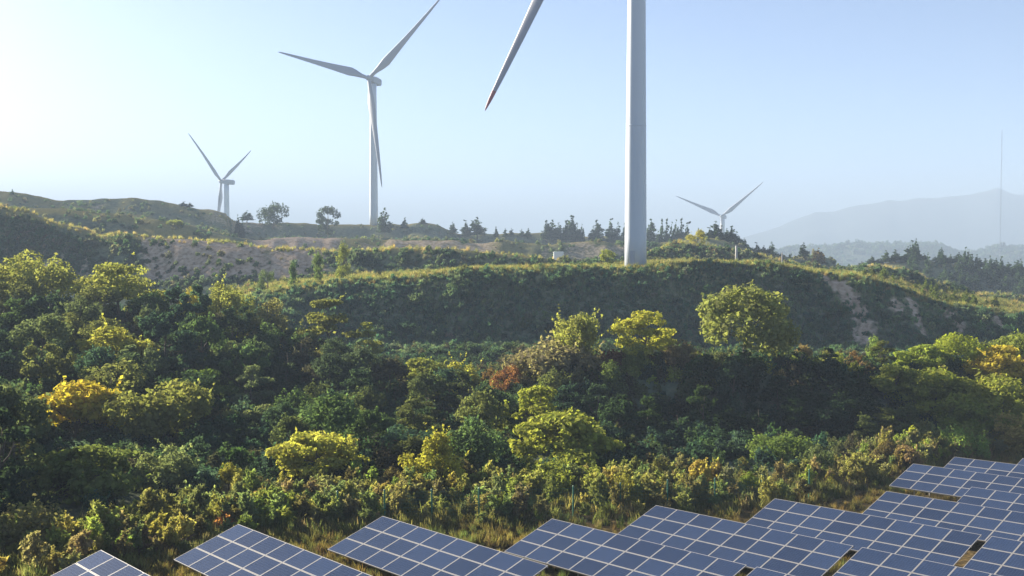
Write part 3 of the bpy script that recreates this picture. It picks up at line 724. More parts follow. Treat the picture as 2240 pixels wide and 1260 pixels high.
scatter('bench_grass', 'tuft', kin(K_C2 - .16, K_F3 - .1, .05) * (1 - .5 * fa['bare']), 18000, .7, 1.4,
        [(1.3, (.30, .26, .11)), (1.0, (.20, .20, .09)), (1, (.38, .31, .16))], 'dry grass along the crests of the second hills', 'grass', seed=10)
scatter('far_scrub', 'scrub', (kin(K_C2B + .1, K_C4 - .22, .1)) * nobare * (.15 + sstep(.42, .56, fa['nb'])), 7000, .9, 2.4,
        [(2, (.08, .125, .09)), (1.5, (.11, .145, .095)), (1, (.17, .165, .12)), (.7, (.23, .22, .12))], 'scrub scattered over the far hills', 'scrub', seed=11)  # scrub tints also carry a blue-green lift in place of bluish sky fill
scatter('mesa_scrub', 'scrub', (kin(K_C4 + 4, K_C4 + 6.2, .3)) * (pxf > 1500) * (.2 + sstep(.42, .56, fa['nb'])), 5000, 6, 14,
        [(2, (.055, .10, .085)), (1.5, (.09, .12, .095))], 'scrub on the flat topped hill far to the right', 'scrub', seed=12)

# plant the named trees and shrubs
PAL = [YEL, LIME, OLIVE, GREEN, DGREEN, SAGE, GOLD, TAN, RUST, RED, BRIGHT, BROWN, DTEAL, YOL]
for t in TREES:
    name, px, top, Y, wpx, kind, col, label = t[:8]
    if not any(col is c for c in PAL): col = tuple(min(.6, c * 1.7) for c in col)
    cat = t[8] if len(t) > 8 else 'tree'
    if Y < 160 and kind != 'column': wpx = wpx * 1.12
    big = wpx * Y / F_PX
    plant(name, px, top, Y, wpx, kind, col, label, cat, n=int(np.clip(1700 * big ** .9, 900, 8500)), gaps=.34 if kind in ('layer', 'open') else .3)

# trees of the wood that nothing tells apart: shared crowns, own colour
proto = {}
for kd in ('round', 'layer', 'upright', 'mound', 'open'):
    for v in range(3):
        me, cl = crown_mesh('crown', kd, 4.0, 4.4 if kd != 'mound' else 3.0, 4200, .135, 900 + v + len(kd) * 17, M_LEAF)
        proto[kd, v] = (me, trunk_mesh(cl, 4.4, .11, 900 + v))
placed = [(at(t[1], t[2], t[3])[0], t[3], t[4] * t[3] / F_PX * .42) for t in TREES]
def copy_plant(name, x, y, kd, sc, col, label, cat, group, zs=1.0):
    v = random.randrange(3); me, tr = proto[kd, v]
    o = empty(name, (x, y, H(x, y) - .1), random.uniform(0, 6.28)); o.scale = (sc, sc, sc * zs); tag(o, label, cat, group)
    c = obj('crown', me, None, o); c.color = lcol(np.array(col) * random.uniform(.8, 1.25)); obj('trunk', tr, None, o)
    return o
ANCH = {'yellow_tree': 'fluffy pale yellow tree', 'yellow_green_tree': 'bright layered crest tree', 'gold_shrub': 'golden crest shrub', 'vine_mound': 'green vine mound',
        'flat_topped_tree': 'flat topped tree', 'yellow_sapling': 'small yellow sapling', 'olive_tree': 'spiky olive-yellow tree', 'golden_tree': 'golden yellow layered tree', 'green_tree': 'dense olive tree',
        'dark_tree': 'dark leafy tree', 'layered_tree': 'wide layered green tree', 'sage_tree': 'grey-green spiky tree', 'pale_sapling': 'pale sparse sapling', 'umbrella_tree': 'umbrella shaped tree',
        'bright_tree': 'upright yellowish tree', 'round_bush': 'round bright green bush', 'dome_bush': 'rounded yellow-green bush', 'bright_bush': 'bright bank-foot bush', 'lit_tree': 'spiky crowned bank top tree',
        'feathery_tree': 'feathery yellow-green tree', 'tall_tree': 'largest lit tree', 'rust_round_bush': 'rust red round bush', 'straw_mound': 'straw coloured mound', 'lobed_tree': 'tree with drooping lobes',
        'spreading_tree': 'spreading yellow-green tree', 'valley_tree': 'olive valley tree', 'sapling': 'pale green sapling', 'crest_tree': 'bright lime round tree', 'gold_tree': 'right edge golden tree',
        'clumpy_tree': 'clumpy olive tree', 'leaning_tree': 'half shaded leafy tree', 'pink_reed': 'pinkish reed clump', 'tawny_bush': 'tawny green bush', 'reed_clump': 'golden reed clump', 'rusty_shrub': 'rust tinted shrub',
        'sage_bush': 'grey-green bush', 'tangled_bush': 'tangled corner bush', 'red_brown_shrub': 'red-brown shrub', 'hanging_tree': 'bank end olive tree'}
SHAPE = {'round': 'rounded', 'layer': 'layered', 'upright': 'upright', 'mound': 'low spreading', 'open': 'loose crowned'}
def hue_word(c):
    r, g, b = c; v = max(c)
    if r > g * 1.18: return 'brownish' if v < .16 else 'tan'
    if v < .062: return 'dark green'
    if abs(r - g) < .035 * max(1, v * 6) and v > .19: return 'yellow-olive'
    if b > .4 * g and v > .09: return 'grey-green'
    if r > .8 * g: return 'olive' if v > .075 else 'dull dark'
    return 'green' if v < .15 else 'lime green'
def fill(nmax, pxr, kr, mind, smin, smax, kinds, cols, name, label, cat, group, seed, tries=4000):
    rg = np.random.default_rng(seed); n = 0
    m = (fa['px'] > pxr[0]) & (fa['px'] < pxr[1]) & (fa['k'] > kr[0]) & (fa['k'] < kr[1]) & near
    idx = np.nonzero(m)[0]; pr = fa['area'][idx]; pr = pr / pr.sum()
    for q in rg.choice(idx, tries, p=pr):
        x, y = fa['x'][q] + rg.normal() * .3, fa['y'][q] + rg.normal() * .3
        pq = 1120 + F_PX * x / y
        if any(abs(pq - t_[1]) < .42 * t_[4] + 12 and (t_[3] - 24 if t_[3] < 112 else t_[3] - 5) < y < t_[3] + 1.5 for t_ in TREES): continue
        if any((x - a) ** 2 + (y - b) ** 2 < (mind + c) ** 2 * .6 for a, b, c in placed): continue
        sc = rg.uniform(smin, smax); placed.append((x, y, mind * .5))
        kd = kinds[rg.integers(len(kinds))]; cl_ = cols[rg.integers(len(cols))]
        best = min((t_ for t_ in TREES if t_[0] in ANCH), key=lambda t_: (at(t_[1], t_[2], t_[3])[0] - x) ** 2 + (t_[3] - y) ** 2)
        dx = pq - best[1]; dy = y - best[3]; ww = best[4] * .5
        side = 'left of' if dx < -ww else 'right of' if dx > ww else ''
        dep = 'behind' if dy > 4 else 'in front of' if dy < -4 else ''
        rel = {('left of', 'behind'): 'behind and left of', ('right of', 'behind'): 'behind and right of', ('left of', 'in front of'): 'below and left of', ('right of', 'in front of'): 'below and right of'}.get((side, dep), side or dep or 'beside')
        big_ = 'large ' if sc > smin + .72 * (smax - smin) else 'small ' if sc < smin + .28 * (smax - smin) else ''
        lab = '%s%s %s %s %s the %s' % (big_, SHAPE[kd], hue_word(cl_), cat, rel, ANCH[best[0]])
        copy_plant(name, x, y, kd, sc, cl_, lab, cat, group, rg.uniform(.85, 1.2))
        n += 1
        if n >= nmax: break
fill(70, (-200, 560), (K_V1 + .35, K_W + .1), 3.0, .8, 1.55, ['round', 'layer', 'round', 'open'], [DGREEN, DTEAL, (.085, .10, .045), GREEN, (.055, .075, .045), (.12, .125, .05), (.10, .12, .065)],
     'wood_tree', 'dark green leafy tree crowded in the left wood', 'tree', 'dark trees of the left wood', 51)
fill(26, (450, 860), (K_V2 + .05, K_W + .1), 2.8, .6, 1.15, ['mound', 'round', 'mound'], [(.075, .07, .05), (.05, .07, .045), (.10, .085, .06), (.06, .08, .055)],
     'bank_shrub', 'dark brownish shrub on the brush covered bank left of centre', 'shrub', 'shrubs of the dark brush bank', 52)
fill(34, (560, 1330), (K_V1 + .35, K_V2 + .5), 2.8, .7, 1.3, ['round', 'layer', 'upright'], [DGREEN, DTEAL, GREEN, (.075, .09, .04), (.10, .11, .045)],
     'hollow_tree', 'dark green tree in the shaded hollow behind the fence', 'tree', 'dark trees of the shaded hollow', 53)
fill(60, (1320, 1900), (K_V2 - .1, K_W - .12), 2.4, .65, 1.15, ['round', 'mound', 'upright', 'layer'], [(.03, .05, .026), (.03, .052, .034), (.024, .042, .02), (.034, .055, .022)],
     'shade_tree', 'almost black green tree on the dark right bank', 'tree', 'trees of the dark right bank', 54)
fill(24, (1900, 2420), (K_V2 - .3, K_W + .3), 3.0, .55, .95, ['round', 'layer'], [OLIVE, (.13, .145, .045), (.11, .13, .05), (.20, .205, .06)],
     'edge_wood_tree', 'olive-green leafy tree in the lit wood on the right', 'tree', 'olive trees of the lit right wood', 55)
fill(30, (1020, 1950), (K_W - .08, K_W + .5), 1.9, .3, .55, ['mound', 'upright', 'round'], [TAN, OLIVE, YOL, LIME, (.18, .11, .05)],
     'crest_bush', 'tan or olive bush along the lit top of the bank', 'bush', 'bushes along the bank top', 56)
fill(16, (-200, 620), (K_W - .1, K_W + .6), 2.4, .4, .7, ['mound', 'upright', 'round'], [OLIVE, LIME, YOL, SAGE],
     'left_crest_bush', 'olive or sage bush along the lit crest of the left wood', 'bush', 'bushes along the left wood crest', 57)
fill(30, (-150, 2300), (K_V1 + .02, K_V1 + .27), 2.0, .32, .62, ['upright', 'mound', 'upright'], [(.12, .115, .04), (.11, .13, .06), (.20, .18, .045), (.13, .10, .05), (.14, .17, .035), BROWN],
     'verge_bush', 'ragged yellow-green bush on the verge behind the solar tables', 'bush', 'bushes of the verge', 58)
fill(26, (560, 1700), (K_VAL - .3, K_F1 + .3), 3.0, .4, .8, ['round', 'mound'], [DGREEN, DTEAL, GREEN],
     'slope_foot_bush', 'dark bush at the foot of the shaded turbine hill', 'bush', 'bushes at the foot of the hill', 59)

# ------------------------------------------------------------------ pines on the far ridges
pine_proto = []
for v in range(6):
    me, cl = crown_mesh('crown', 'pine', 3.6, 8.0, 1100, .36, 700 + v, M_LEAF, gaps=.12)
    pine_proto.append((me, trunk_mesh(cl, 8.0, .14, 700 + v, limbs=4)))
def pine(px, top, Y, wpx, label, group=None, col=(.032, .05, .028), base=None, name='pine_tree', cat='pine tree'):
    p = at(px, top, Y); g = H(p[0], Y)
    hh = max(2.0, p[2] - g); me, tr = pine_proto[random.randrange(6)]
    o = empty(name, (p[0], Y, g - .15), random.uniform(0, 6.28)); tag(o, label, cat, group)
    sx = wpx * 1.3 * Y / F_PX / 3.6; o.scale = (sx, sx, (hh + .15) / 8.0)
    c = obj('crown', me, None, o); c.color = lcol(np.array(col) * random.uniform(.8, 1.3)); obj('trunk', tr, None, o)
    return o
G1 = 'small pines on the left skyline'
pine(540, 461, 560, 24, 'small pine at the left of the broad skyline tree', G1)
for px, top, wpx, lab in ((597, 440, 66, 'broad dark tree on the skyline between the two left turbines'), (717, 446, 50, 'bushy dark tree on the skyline left of the middle turbine')):
    plant('skyline_tree', px, top, 560, wpx, 'round', (.035, .05, .028), lab, 'tree', n=3600, ls=.5, hmin=8, gaps=.3)
pine(841, 454, 575, 26, 'conical pine just right of the middle turbine tower')
for px, top, wpx in ((885, 477, 15), (925, 477, 14), (990, 486, 16), (1018, 482, 20), (1085, 497, 11), (1105, 499, 10), (1119, 499, 11), (1141, 501, 12), (1155, 500, 13), (402, 441, 18), (415, 446, 14), (520, 470, 12), (530, 472, 10)):
    Y = 590 if px > 600 else 495
    pine(px, top, Y, wpx, 'small dark pine on the skyline left of the big tower', 'small skyline pines left of the big tower')
pine(1043, 474, 590, 30, 'tallest pine on the skyline between middle turbine and big tower')
for px, top, wpx in ((1195, 484, 22), (1208, 480, 24), (1222, 488, 24), (1238, 484, 24), (1252, 474, 34), (1262, 488, 22), (1273, 491, 12)):
    pine(px, top, 585, wpx, 'dark pine in the skyline clump left of the big tower', 'skyline pine clump left of the tower')
pine(1306, 480, 580, 30, 'lone conical pine left of the big turbine tower')
pine(1337, 479, 580, 24, 'left of two thin pines beside the big tower'); pine(1352, 486, 580, 20, 'right of two thin pines beside the big tower')
pine(1366, 488, 570, 16, 'pine half hidden behind the big tower, left side'); pine(1424, 479, 565, 30, 'dark pine touching the right side of the big tower')
for px, top, wpx in ((1448, 483, 17), (1458, 482, 17), (1470, 487, 16), (1479, 482, 16), (1490, 481, 17), (1505, 487, 30), (1528, 500, 14), (1440, 505, 22), (1456, 508, 24), (1478, 508, 24)):
    pine(px, top, 540, wpx, 'dark pine in the row right of the big tower', 'row of pines right of the big tower')
for px, top, wpx in ((1552, 498, 24), (1566, 484, 28), (1578, 494, 18), (1590, 500, 18), (1600, 496, 22), (1612, 506, 22), (1628, 521, 14)):
    pine(px, top, 402, wpx, 'dark pine on the knoll under the small right turbine', 'pines on the knoll under the right turbine')
for px, top, wpx, lab in ((1655, 531, 18, 'left pine of three on the dark slope right of the knoll'), (1671, 537, 14, 'smallest pine of three on the dark slope right of the knoll'), (1688, 529, 24, 'right and largest pine of three on the dark slope')):
    pine(px, top, 396, wpx, lab)
pine(1758, 530, 392, 17, 'single column shaped pine on the low ridge at right')
pine(1790, 543, 392, 26, 'brownish round topped pine on the tip of the low ridge', col=(.11, .07, .03))
for px, top, wpx in ((1907, 560, 20), (1885, 572, 20), (1921, 566, 20), (1938, 548, 22), (1950, 560, 18), (1960, 547, 22), (1974, 560, 20), (1987, 539, 24), (1996, 562, 18)):
    pine(px, top, 418, wpx, 'tall pine in the clump before the flat topped hill', 'pine clump before the flat topped hill', (.04, .06, .035))
for px, top, wpx in ((2022, 555, 14), (2046, 568, 14), (2068, 558, 18), (2080, 556, 18), (2098, 552, 20), (2117, 552, 20), (2143, 565, 16), (2155, 566, 16), (2172, 568, 24), (2184, 573, 20), (2205, 574, 28), (2228, 570, 22), (2248, 578, 24)):
    pine(px, top, 424, wpx, 'dark pine on the crest of the wooded slope at right', 'pines on the crest of the right slope', (.04, .06, .035))
rg_ = np.random.default_rng(5)
for k in range(95):
    px = rg_.uniform(1990, 2290); f = rg_.random(); Y = 424 - 62 * f
    base = H((px - 1120) / F_PX * Y, Y); p0 = at(px, 600, Y)
    p = np.array([(px - 1120) / F_PX * Y, Y, base]); hh = rg_.uniform(4, 8.5)
    me, tr = pine_proto[rg_.integers(6)]
    o = empty('pine_tree', (p[0], Y, base - .15), rg_.uniform(0, 6.28)); sx = rg_.uniform(.8, 1.2); o.scale = (sx, sx, hh / 8)
    tag(o, 'bluish pine %s on the right slope, %s' % ('low' if f > .66 else 'halfway up' if f > .33 else 'high', 'below the tall pine clump' if px < 2080 else 'near the right edge' if px > 2190 else 'left of the mast'), 'pine tree', 'pine plantation on the right slope')
    c = obj('crown', me, None, o); c.color = lcol(np.array((.04, .065, .035)) * rg_.uniform(.75, 1.5)); obj('trunk', tr, None, o)
for k in range(34):
    px = 1880 + rg_.random() * 320 + 10; Y = 206 + rg_.random() * 34
    if rg_.random() < .35: px = rg_.normal(2085, 30); Y = rg_.uniform(205, 214)
    x = (px - 1120) / F_PX * Y
    me, tr = pine_proto[rg_.integers(6)]
    o = empty('young_tree', (x, Y, H(x, Y) - .1), rg_.uniform(0, 6.28)); sx = rg_.uniform(.35, .6); hh = rg_.uniform(1.6, 3.4); o.scale = (sx, sx, hh / 8)
    tag(o, 'small yellow-green young tree on the grassy shelf at right', 'young tree', 'young trees on the right shelf')
    c = obj('crown', me, None, o); c.color = lcol(np.array((.10, .125, .03)) * rg_.uniform(.7, 1.4)); obj('trunk', tr, None, o)

# ------------------------------------------------------------------ wind turbines
def blade_mesh(L, red=True):
    mb = MB(); rings = []
    secs = [(0, 1.9, 1.9, 0), (.03, 1.9, 1.85, 0), (.08, 2.3, 1.5, 14), (.14, 3.3, 1.1, 16), (.20, 3.9, .85, 14), (.3, 3.3, .62, 10), (.45, 2.5, .45, 6), (.6, 1.9, .33, 3), (.75, 1.4, .24, 1), (.88, 1.0, .17, 0), (.96, .66, .11, 0), (.99, .34, .06, 0), (1.0, .1, .03, 0)]
    def ring(f, ch, th, tw):
        ch = ch * (1 + .28 * min(1, f / .2)); pts = []; n = 14; cyl = max(0, 1 - f / .12); a = R(tw)
        bend = 2.6 * f ** 2.2
        for k in range(n):
            q = 2 * math.pi * k / n
            x = math.cos(q) * ch / 2 + (ch * .16) * (1 - cyl); y = math.sin(q) * th / 2 * (1 if cyl > .5 else (1 + .35 * math.cos(q + math.pi)))
            pts.append((x * math.cos(a) - y * math.sin(a), x * math.sin(a) + y * math.cos(a) - bend, f * L))
        return pts
    cut = .93
    main = [s for s in secs if s[0] < cut]
    mb.loft([ring(*s) for s in main] + [ring(cut, .78, .13, 0)], 0, False)
    tip = MB(); tip.loft([ring(cut, .78, .13, 0)] + [ring(*s) for s in secs if s[0] > cut], 0, False)
    return mb.mesh('blade', [M_BLADE], True), tip.mesh('blade_tip', [M_RED], True), tip.mesh('blade_tip', [M_BLADE], True)
BL = {}
def turbine(hub_px, hub_py, Y, tower_px, yaw, thetas, Lb, label, base_r, top_r, red=False, base_z=None, tilt=5.0):
    """yaw: how far the rotor axis points left of the camera direction"""
    ps = R(yaw); ov = 4.4
    ax = np.array([-math.sin(ps), -math.cos(ps), 0.0]); rt = np.array([math.cos(ps), -math.sin(ps), 0.0]); up = np.array([0, 0, 1.0])
    t = R(tilt); ax_t = ax * math.cos(t) + up * math.sin(t); up_t = up * math.cos(t) - ax * math.sin(t)
    hub = at(hub_px, hub_py, Y - ov * math.cos(ps))
    tw = hub - ax * ov
    zb = H(tw[0], tw[1]) if base_z is None else base_z
    o = empty('wind_turbine', (tw[0], tw[1], zb)); tag(o, label, 'wind turbine', 'wind turbines')
    Z = lambda p: np.array(p) - np.array([tw[0], tw[1], zb])
    ztop = hub[2] - ov * math.sin(t) - 1.9 - zb
    mb = MB(); hs = np.linspace(-1.0, ztop, 13)
    mb.loft([[((base_r + (top_r - base_r) * max(h, 0) / ztop) * math.cos(q), (base_r + (top_r - base_r) * max(h, 0) / ztop) * math.sin(q), h) for q in np.linspace(0, 2 * math.pi, 49)[:-1]] for h in hs])
    tower = build(mb, 'tower', M_WHITE, o)
    tower.data.polygons.foreach_set('use_smooth', [len(p.vertices) == 4 for p in tower.data.polygons])
    # bolted flanges and the door at the foot
    for h in (ztop * .33, ztop * .66):
        rr = base_r + (top_r - base_r) * h / ztop; m2 = MB()
        m2.loft([[((rr + e) * math.cos(q), (rr + e) * math.sin(q), h + d) for q in np.linspace(0, 2 * math.pi, 33)[:-1]] for e, d in ((-.02, -.09), (.03, -.08), (.03, .08), (-.02, .09))], 0, False)
        build(m2, 'flange', M_WHITE, tower, True)
    if red:
        m3 = MB(); q0 = -2.0; rr = base_r
        V = [(( rr + .02) * math.cos(q), (rr + .02) * math.sin(q), h) for h in (1.2, 3.5) for q in (q0 - .22, q0 - .07, q0 + .07, q0 + .22)]
        m3.add(V, [(0, 1, 5, 4), (1, 2, 6, 5), (2, 3, 7, 6)]); build(m3, 'door', M_NAC, tower)
    # nacelle: bevelled box along the axis
    mb = MB(); secs = [(2.6, 1.25, 1.3), (2.0, 1.6, 1.65), (-.5, 1.95, 1.95), (-5.2, 1.9, 1.85), (-6.3, 1.55, 1.5), (-6.6, 1.1, 1.1)]
    rings = []
    for d, hw, hh in secs:
        c0 = tw + np.array([0, 0, 0]) + ax_t * (d) ; c0 = np.array([tw[0], tw[1], hub[2] - ov * math.sin(t)]) + ax_t * d
        prof = [(-.8, -1), (.8, -1), (1, -.8), (1, .75), (.75, 1), (-.75, 1), (-1, .75), (-1, -.8)]
        rings.append([Z(c0 + rt * a * hw + up_t * b * hh) for a, b in prof])
    mb.loft(rings); nac = build(mb, 'nacelle', M_NAC, o)
    c0 = np.array([tw[0], tw[1], hub[2] - ov * math.sin(t)]) + ax_t * -5.2
    m2 = MB(); m2.tube([Z(c0 + up_t * 1.8), Z(c0 + up_t * 3.2)], .06); m2.box(Z(c0 + up_t * 3.2), (.9, .08, .08)); build(m2, 'wind_vane', M_STEEL, nac)
    # hub with spinner
    mb = MB(); rings = []
    for d, r in ((-1.6, 1.35), (-1.2, 1.6), (.4, 1.6), (1.2, 1.3), (1.8, .8), (2.1, .25)):
        rings.append([Z(hub + ax_t * d + (rt * math.cos(q) + up_t * math.sin(q)) * r) for q in np.linspace(0, 2 * math.pi, 21)[:-1]])
    mb.loft(rings); build(mb, 'hub', M_NAC, o, True)
    if Lb not in BL: BL[Lb] = blade_mesh(Lb)
    from mathutils import Matrix
    for th in thetas:
        a = R(th); dz = up_t * math.cos(a) + rt * math.sin(a); dx = rt * math.cos(a) - up_t * math.sin(a); dy = np.cross(dz, dx)
        # dy points downwind or upwind; blades bend upwind a little (towards the axis nose)
        if np.dot(dy, ax_t) > 0: pass
        M = Matrix(((dx[0], dy[0], dz[0], 0), (dx[1], dy[1], dz[1], 0), (dx[2], dy[2], dz[2], 0), (0, 0, 0, 1)))
        b = obj('blade', BL[Lb][0], None, o); p = Z(hub + dz * 1.0)
        M.translation = tuple(p); b.matrix_local = M
        obj('blade_tip', BL[Lb][1 if red else 2], None, b)
    return o
turbine(1373, -417, 205, 1396, 30, (205.6, 325.6, 85.6), 58.6, 'nearest white wind turbine, its tower rising out of the picture', 2.06, 1.42, True)
turbine(807, 171, 600, 816, 24.5, (47, 167, 287), 61.0, 'second largest wind turbine, whole rotor on the skyline left of centre', 2.3, 1.7, tilt=7.0)
turbine(484, 397, 860, 494, 102, (298, 58, 178), 60.0, 'wind turbine at far left half hidden by the hill', 2.3, 1.9)
turbine(1578, 473, 1230, 1583, 35, (53, 293, 173), 60.0, 'smallest and furthest wind turbine above the pine knoll on the right', 2.3, 1.9)

# ------------------------------------------------------------------ solar tables
MU, MV = 1.65, 1.2495
def solar_mat():
    m, n, out = newmat('solar_glass'); L = n.links.new
    p = n.nodes.new('ShaderNodeBsdfPrincipled'); p.inputs['Roughness'].default_value = .12; p.inputs['IOR'].default_value = 1.28
    tc = n.nodes.new('ShaderNodeTexCoord'); sep = n.nodes.new('ShaderNodeSeparateXYZ'); L(tc.outputs['Object'], sep.inputs[0])
    def stripes(src, pitch, width):
        a = n.nodes.new('ShaderNodeMath'); a.operation = 'DIVIDE'; L(src, a.inputs[0]); a.inputs[1].default_value = pitch
        f = n.nodes.new('ShaderNodeMath'); f.operation = 'FRACT'; L(a.outputs[0], f.inputs[0])
        g = n.nodes.new('ShaderNodeMath'); g.operation = 'LESS_THAN'; L(f.outputs[0], g.inputs[0]); g.inputs[1].default_value = width
        return g.outputs[0]
    s1 = stripes(sep.outputs[0], .156, .05); s2 = stripes(sep.outputs[1], .156, .05)
    mx = n.nodes.new('ShaderNodeMath'); mx.operation = 'MAXIMUM'; L(s1, mx.inputs[0]); L(s2, mx.inputs[1])
    oi = n.nodes.new('ShaderNodeObjectInfo')
    r = n.nodes.new('ShaderNodeValToRGB'); e = r.color_ramp.elements
    e[0].color = (.009, .019, .050, 1); e[1].color = (.018, .034, .080, 1); L(oi.outputs['Random'], r.inputs[0])
    vo = n.nodes.new('ShaderNodeTexVoronoi'); vo.inputs['Scale'].default_value = 30; L(tc.outputs['Object'], vo.inputs['Vector'])
    hv = n.nodes.new('ShaderNodeHueSaturation'); L(r.outputs[0], hv.inputs['Color'])
    mr = n.nodes.new('ShaderNodeMapRange'); mr.inputs[3].default_value = .75; mr.inputs[4].default_value = 1.3
    sc = n.nodes.new('ShaderNodeSeparateColor'); L(vo.outputs['Color'], sc.inputs[0]); L(sc.outputs[0], mr.inputs[0]); L(mr.outputs[0], hv.inputs['Value'])
    mc = n.nodes.new('ShaderNodeMix'); mc.data_type = 'RGBA'; L(mx.outputs[0], mc.inputs[0]); L(hv.outputs[0], mc.inputs[6]); mc.inputs[7].default_value = (.06, .085, .14, 1)
    # a film of dust
    ns = n.nodes.new('ShaderNodeTexNoise'); ns.inputs['Scale'].default_value = 1.1; L(tc.outputs['Object'], ns.inputs['Vector'])
    md = n.nodes.new('ShaderNodeMix'); md.data_type = 'RGBA'; ml = n.nodes.new('ShaderNodeMath'); ml.operation = 'MULTIPLY'; L(ns.outputs[0], ml.inputs[0]); ml.inputs[1].default_value = .035
    L(ml.outputs[0], md.inputs[0]); L(mc.outputs[2], md.inputs[6]); md.inputs[7].default_value = (.30, .27, .23, 1)
    L(md.outputs[2], p.inputs['Base Color']); L(p.outputs[0], out.inputs[0])
    return m
M_SOLAR = solar_mat()
def module_mesh():
    mb = MB(); w_, h_ = MU - .022, MV - .032; fw, t = .027, .04
    mb.box((0, h_ / 2 - fw / 2, 0), (w_, fw, t), 1); mb.box((0, -h_ / 2 + fw / 2, 0), (w_, fw, t), 1)
    mb.box((w_ / 2 - fw / 2, 0, 0), (fw, h_ - 2 * fw, t), 1); mb.box((-w_ / 2 + fw / 2, 0, 0), (fw, h_ - 2 * fw, t), 1)
    mb.box((0, 0, .008), (w_ - 2 * fw, h_ - 2 * fw, .012), 0)
    return mb.mesh('solar_module', [M_SOLAR, M_FRAME])
MOD = module_mesh()
TLAB = {'A': 'solar table with its peak under the rust tinted shrub, in the middle of the picture', 'B': 'long solar table in front of the bare soil patch',
        'C': 'solar table showing three full rows and its lower beam, right side', 'D': 'solar table left of centre with its lower left corner in view',
        'E': 'solar table peaking beside the round bright green bush', 'F': 'solar table just behind the bare soil patch, below the raised table',
        'G': 'solar table between the left of centre table and the middle one', 'H': 'back solar table below the lit grass at right',
        'I': 'solar table at right edge starting halfway along the raised table', 'A2': 'solar table after the dark gap at the bottom right of the middle table',
        'B2': 'solar table after the gap in the lower right corner', 'K': 'leftmost solar table, only its top corner showing',
        'J': 'furthest solar table, just a corner at the right edge', 'G2': 'solar table at the very bottom edge in front of the middle table'}
from mathutils import Matrix
leg_cache = {}
def solar_table(key, x, y, z, yaw, tilt, roll):
    cy, sy = math.cos(R(yaw)), math.sin(R(yaw)); cr, sr = math.cos(R(roll)), math.sin(R(roll))
    u = np.array([cy * cr, -sy * cr, sr]); d = np.array([-sy, -cy, 0.0]); v = d * math.cos(R(tilt)) + np.array([0, 0, -math.sin(R(tilt))])
    v = v - u * np.dot(u, v); v /= np.linalg.norm(v); nrm = np.cross(v, u)
    if nrm[2] < 0: nrm = -nrm
    P0 = np.array([x, y, z])
    # frame: X along u, Y up the slope (-v), Z normal
    M = Matrix(((u[0], -v[0], nrm[0], x), (u[1], -v[1], nrm[1], y), (u[2], -v[2], nrm[2], z), (0, 0, 0, 1)))
    o = bpy.data.objects.new('solar_table', None); C.objects.link(o); o.matrix_world = M
    tag(o, TLAB[key], 'solar table', 'rows of solar tables')
    for a in range(8):
        for b in range(3):
            m = obj('solar_module', MOD, None, o); m.location = (MU * (a + .5), -MV * (b + .5), 0)
    for yy in (-.06, -MV * .5, -MV, -MV * 1.5, -MV * 2, -MV * 3 + .06):
        mb = MB(); ed = yy in (-.06, -MV * 3 + .06)
        mb.box((4 * MU, 0, 0), (8 * MU - .02, .05 if not (abs(yy + MV) < .01 or abs(yy + 2 * MV) < .01) else .06, .06))
        p = build(mb, 'purlin', M_STEEL, o); p.location = (0, yy, -.052 if True else 0)
    for a in (1, 3, 5, 7):
        mb = MB(); mb.box((0, -1.5 * MV, 0), (.06, 3 * MV - .3, .09)); p = build(mb, 'rafter', M_STEEL, o); p.location = (a * MU, 0, -.128)
        for yy in (-.65, -3 * MV + .65):
            top = P0 + u * a * MU - v * yy * 1 * 1.0 if False else P0 + u * a * MU + v * (-yy) - nrm * .17
            gz = H(top[0], top[1]) - .3
            Mi = np.array(M.inverted())
            q0 = (Mi @ np.array([*top, 1]))[:3]; q1 = (Mi @ np.array([top[0], top[1], gz, 1]))[:3]
            mb = MB(); mb.tube([q0, q1], .045, 6); build(mb, 'post', M_STEEL, o)
        # brace between the two posts
        t0 = P0 + u * a * MU + v * .65 - nrm * .17; t1 = P0 + u * a * MU + v * (3 * MV - .65) - nrm * .17
        b0 = np.array([t0[0], t0[1], H(t0[0], t0[1]) + .35])
        mid = t0 * .35 + t1 * .65 - np.array([0, 0, .02])
        Mi = np.array(M.inverted()); mb = MB()
        mb.tube([(Mi @ np.array([*b0, 1]))[:3], (Mi @ np.array([*mid, 1]))[:3]], .025, 5); build(mb, 'brace', M_STEEL, o)
    return o
for t in TABLES: solar_table(*t)

# ------------------------------------------------------------------ fence, cabinet, poles, mast
def fence():
    pts = []
    for px in np.arange(735, 1800, 104):
        Y = float(lin(px, V1Y)) + 1.0
        x = (px - 1120) / F_PX * Y; pts.append(np.array([x, Y, H(x, Y)]))
    o = empty('wire_fence', pts[0]); tag(o, 'green wire mesh fence half lost in the weeds behind the solar field', 'fence')
    b = pts[0]
    for p in pts:
        mb = MB(); mb.tube([(0, 0, -.3), (0, 0, 2.15)], .055, 8); mb.tube([(0, 0, 2.15), (0, 0, 2.2)], [.065, .02], 8)
        q = build(mb, 'fence_post', M_GREEN, o); q.location = p - b
    mb = MB()
    for p, q in zip(pts[:-1], pts[1:]):
        for h in np.linspace(.1, 2.0, 9): mb.tube([p - b + (0, 0, h), q - b + (0, 0, h)], .006, 3, cap=False)
        n = 22
        for k in range(1, n):
            r = p + (q - p) * k / n - b; mb.tube([r + (0, 0, .08), r + (0, 0, 2.02)], .005, 3, cap=False)
    build(mb, 'wire_mesh', M_GREEN, o)
fence()
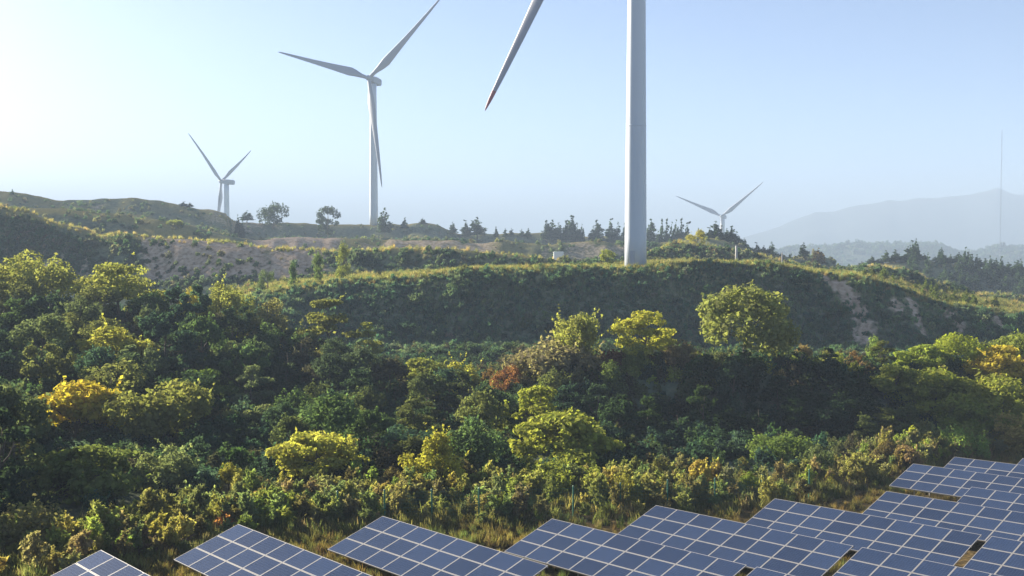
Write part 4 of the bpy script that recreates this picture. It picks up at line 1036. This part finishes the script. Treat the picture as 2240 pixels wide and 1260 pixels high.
def cabinet():
    Y = 254; x = at(1222, 550, Y)[0]; p = at(1222, 551, Y); g = H(x, Y); h = max(1.5, p[2] - g)
    o = empty('transformer_cabinet', (x, Y, g)); tag(o, 'small white transformer cabinet in the grass left of the big tower', 'cabinet')
    mb = MB(); mb.box((0, 0, h / 2 - .1), (2.3, 1.5, h - .2)); build(mb, 'body', M_CABW, o)
    mb = MB(); mb.box((0, 0, h - .12), (2.5, 1.7, .16)); mb.box((0, 0, h + .0), (2.2, 1.4, .1)); build(mb, 'roof', M_CABW, o)
    for s in (-1, 1):
        mb = MB(); mb.box((s * .56, -.765, h * .45), (1.0, .03, h * .7)); d = build(mb, 'door', M_CABW, o)
        mb = MB(); mb.box((s * .15, -.80, h * .45), (.05, .05, .22)); build(mb, 'handle', M_CABG, d)
    mb = MB(); mb.box((0, 0, -.1), (2.5, 1.7, .3)); build(mb, 'plinth', M_CONC, o)
cabinet()
def pole(px, top, Y, r, label):
    p = at(px, top, Y); g = H(p[0], Y); h = p[2] - g
    o = empty('concrete_pole', (p[0], Y, g)); tag(o, label, 'pole')
    mb = MB(); mb.tube([(0, 0, -.4), (0, 0, h)], [r, r * .75], 12); build(mb, 'shaft', M_CONC, o, True)
    mb = MB(); mb.tube([(0, 0, h), (0, 0, h + .08)], [r * .85, r * .5], 12); build(mb, 'cap', M_CONC, o)
pole(1611, 538, 228, .30, 'thick pale pole behind the crest right of the big tower')
pole(1711, 553, 232, .13, 'thin pale pole on the dark slope right of the thick pole')
def mast():
    Y = 1500; p = at(2192, 283, Y); g = H(p[0], Y); h = p[2] - g
    o = empty('radio_mast', (p[0], Y, g)); tag(o, 'very tall thin lattice mast in front of the hazy mountain', 'mast')
    mb = MB(); rr = .55; cs = [(rr * math.cos(a), rr * math.sin(a)) for a in (0, 2.094, 4.189)]
    for cx, cy in cs: mb.tube([(cx, cy, 0), (cx, cy, h)], .09, 4)
    build(mb, 'leg_frame', M_MAST, o)
    mb = MB(); n = int(h / 2.0)
    for k in range(n):
        for i in range(3):
            a = cs[i]; b = cs[(i + 1) % 3]; z0 = h * k / n; z1 = h * (k + 1) / n
            mb.tube([(*a, z0), (*b, z1)], .045, 3, cap=False)
    build(mb, 'lattice', M_MAST, o)
    mb = MB()
    for i in range(3):
        a = 2.094 * i + .4
        for f in (.45, .9): mb.tube([(rr * math.cos(a), rr * math.sin(a), h * f), (60 * math.cos(a), 60 * math.sin(a), 0)], .02, 3, cap=False)
    build(mb, 'guy_wire', M_MAST, o)
mast()

# ------------------------------------------------------------------ haze: the air itself
if HAZE > 0:
    zmin = GV[:, 2].min() - 1.0
    mb = MB()
    x0, x1 = GV[:, 0].min() - 10, GV[:, 0].max() + 10
    y0 = GV[:, 1].min() - 10; y1 = GV[:, 1].max() + 10
    zt = max(max(v.co.z for v in bpy.data.objects['mountain'].data.vertices) + 6, 185.0)
    mb.box(((x0 + x1) / 2, (y0 + y1) / 2, (zmin + zt) / 2), (x1 - x0, y1 - y0, zt - zmin))
    m, n, out = newmat('haze_air'); v = n.nodes.new('ShaderNodeVolumePrincipled')
    v.inputs['Color'].default_value = (.335, .42, .55, 1); v.inputs['Density'].default_value = HAZE; v.inputs['Anisotropy'].default_value = .0
    n.links.new(v.outputs[0], out.inputs['Volume'])
    hz = build(mb, 'haze', m); tag(hz, 'thin pale blue haze in the air over the hills', 'haze', kind='stuff')
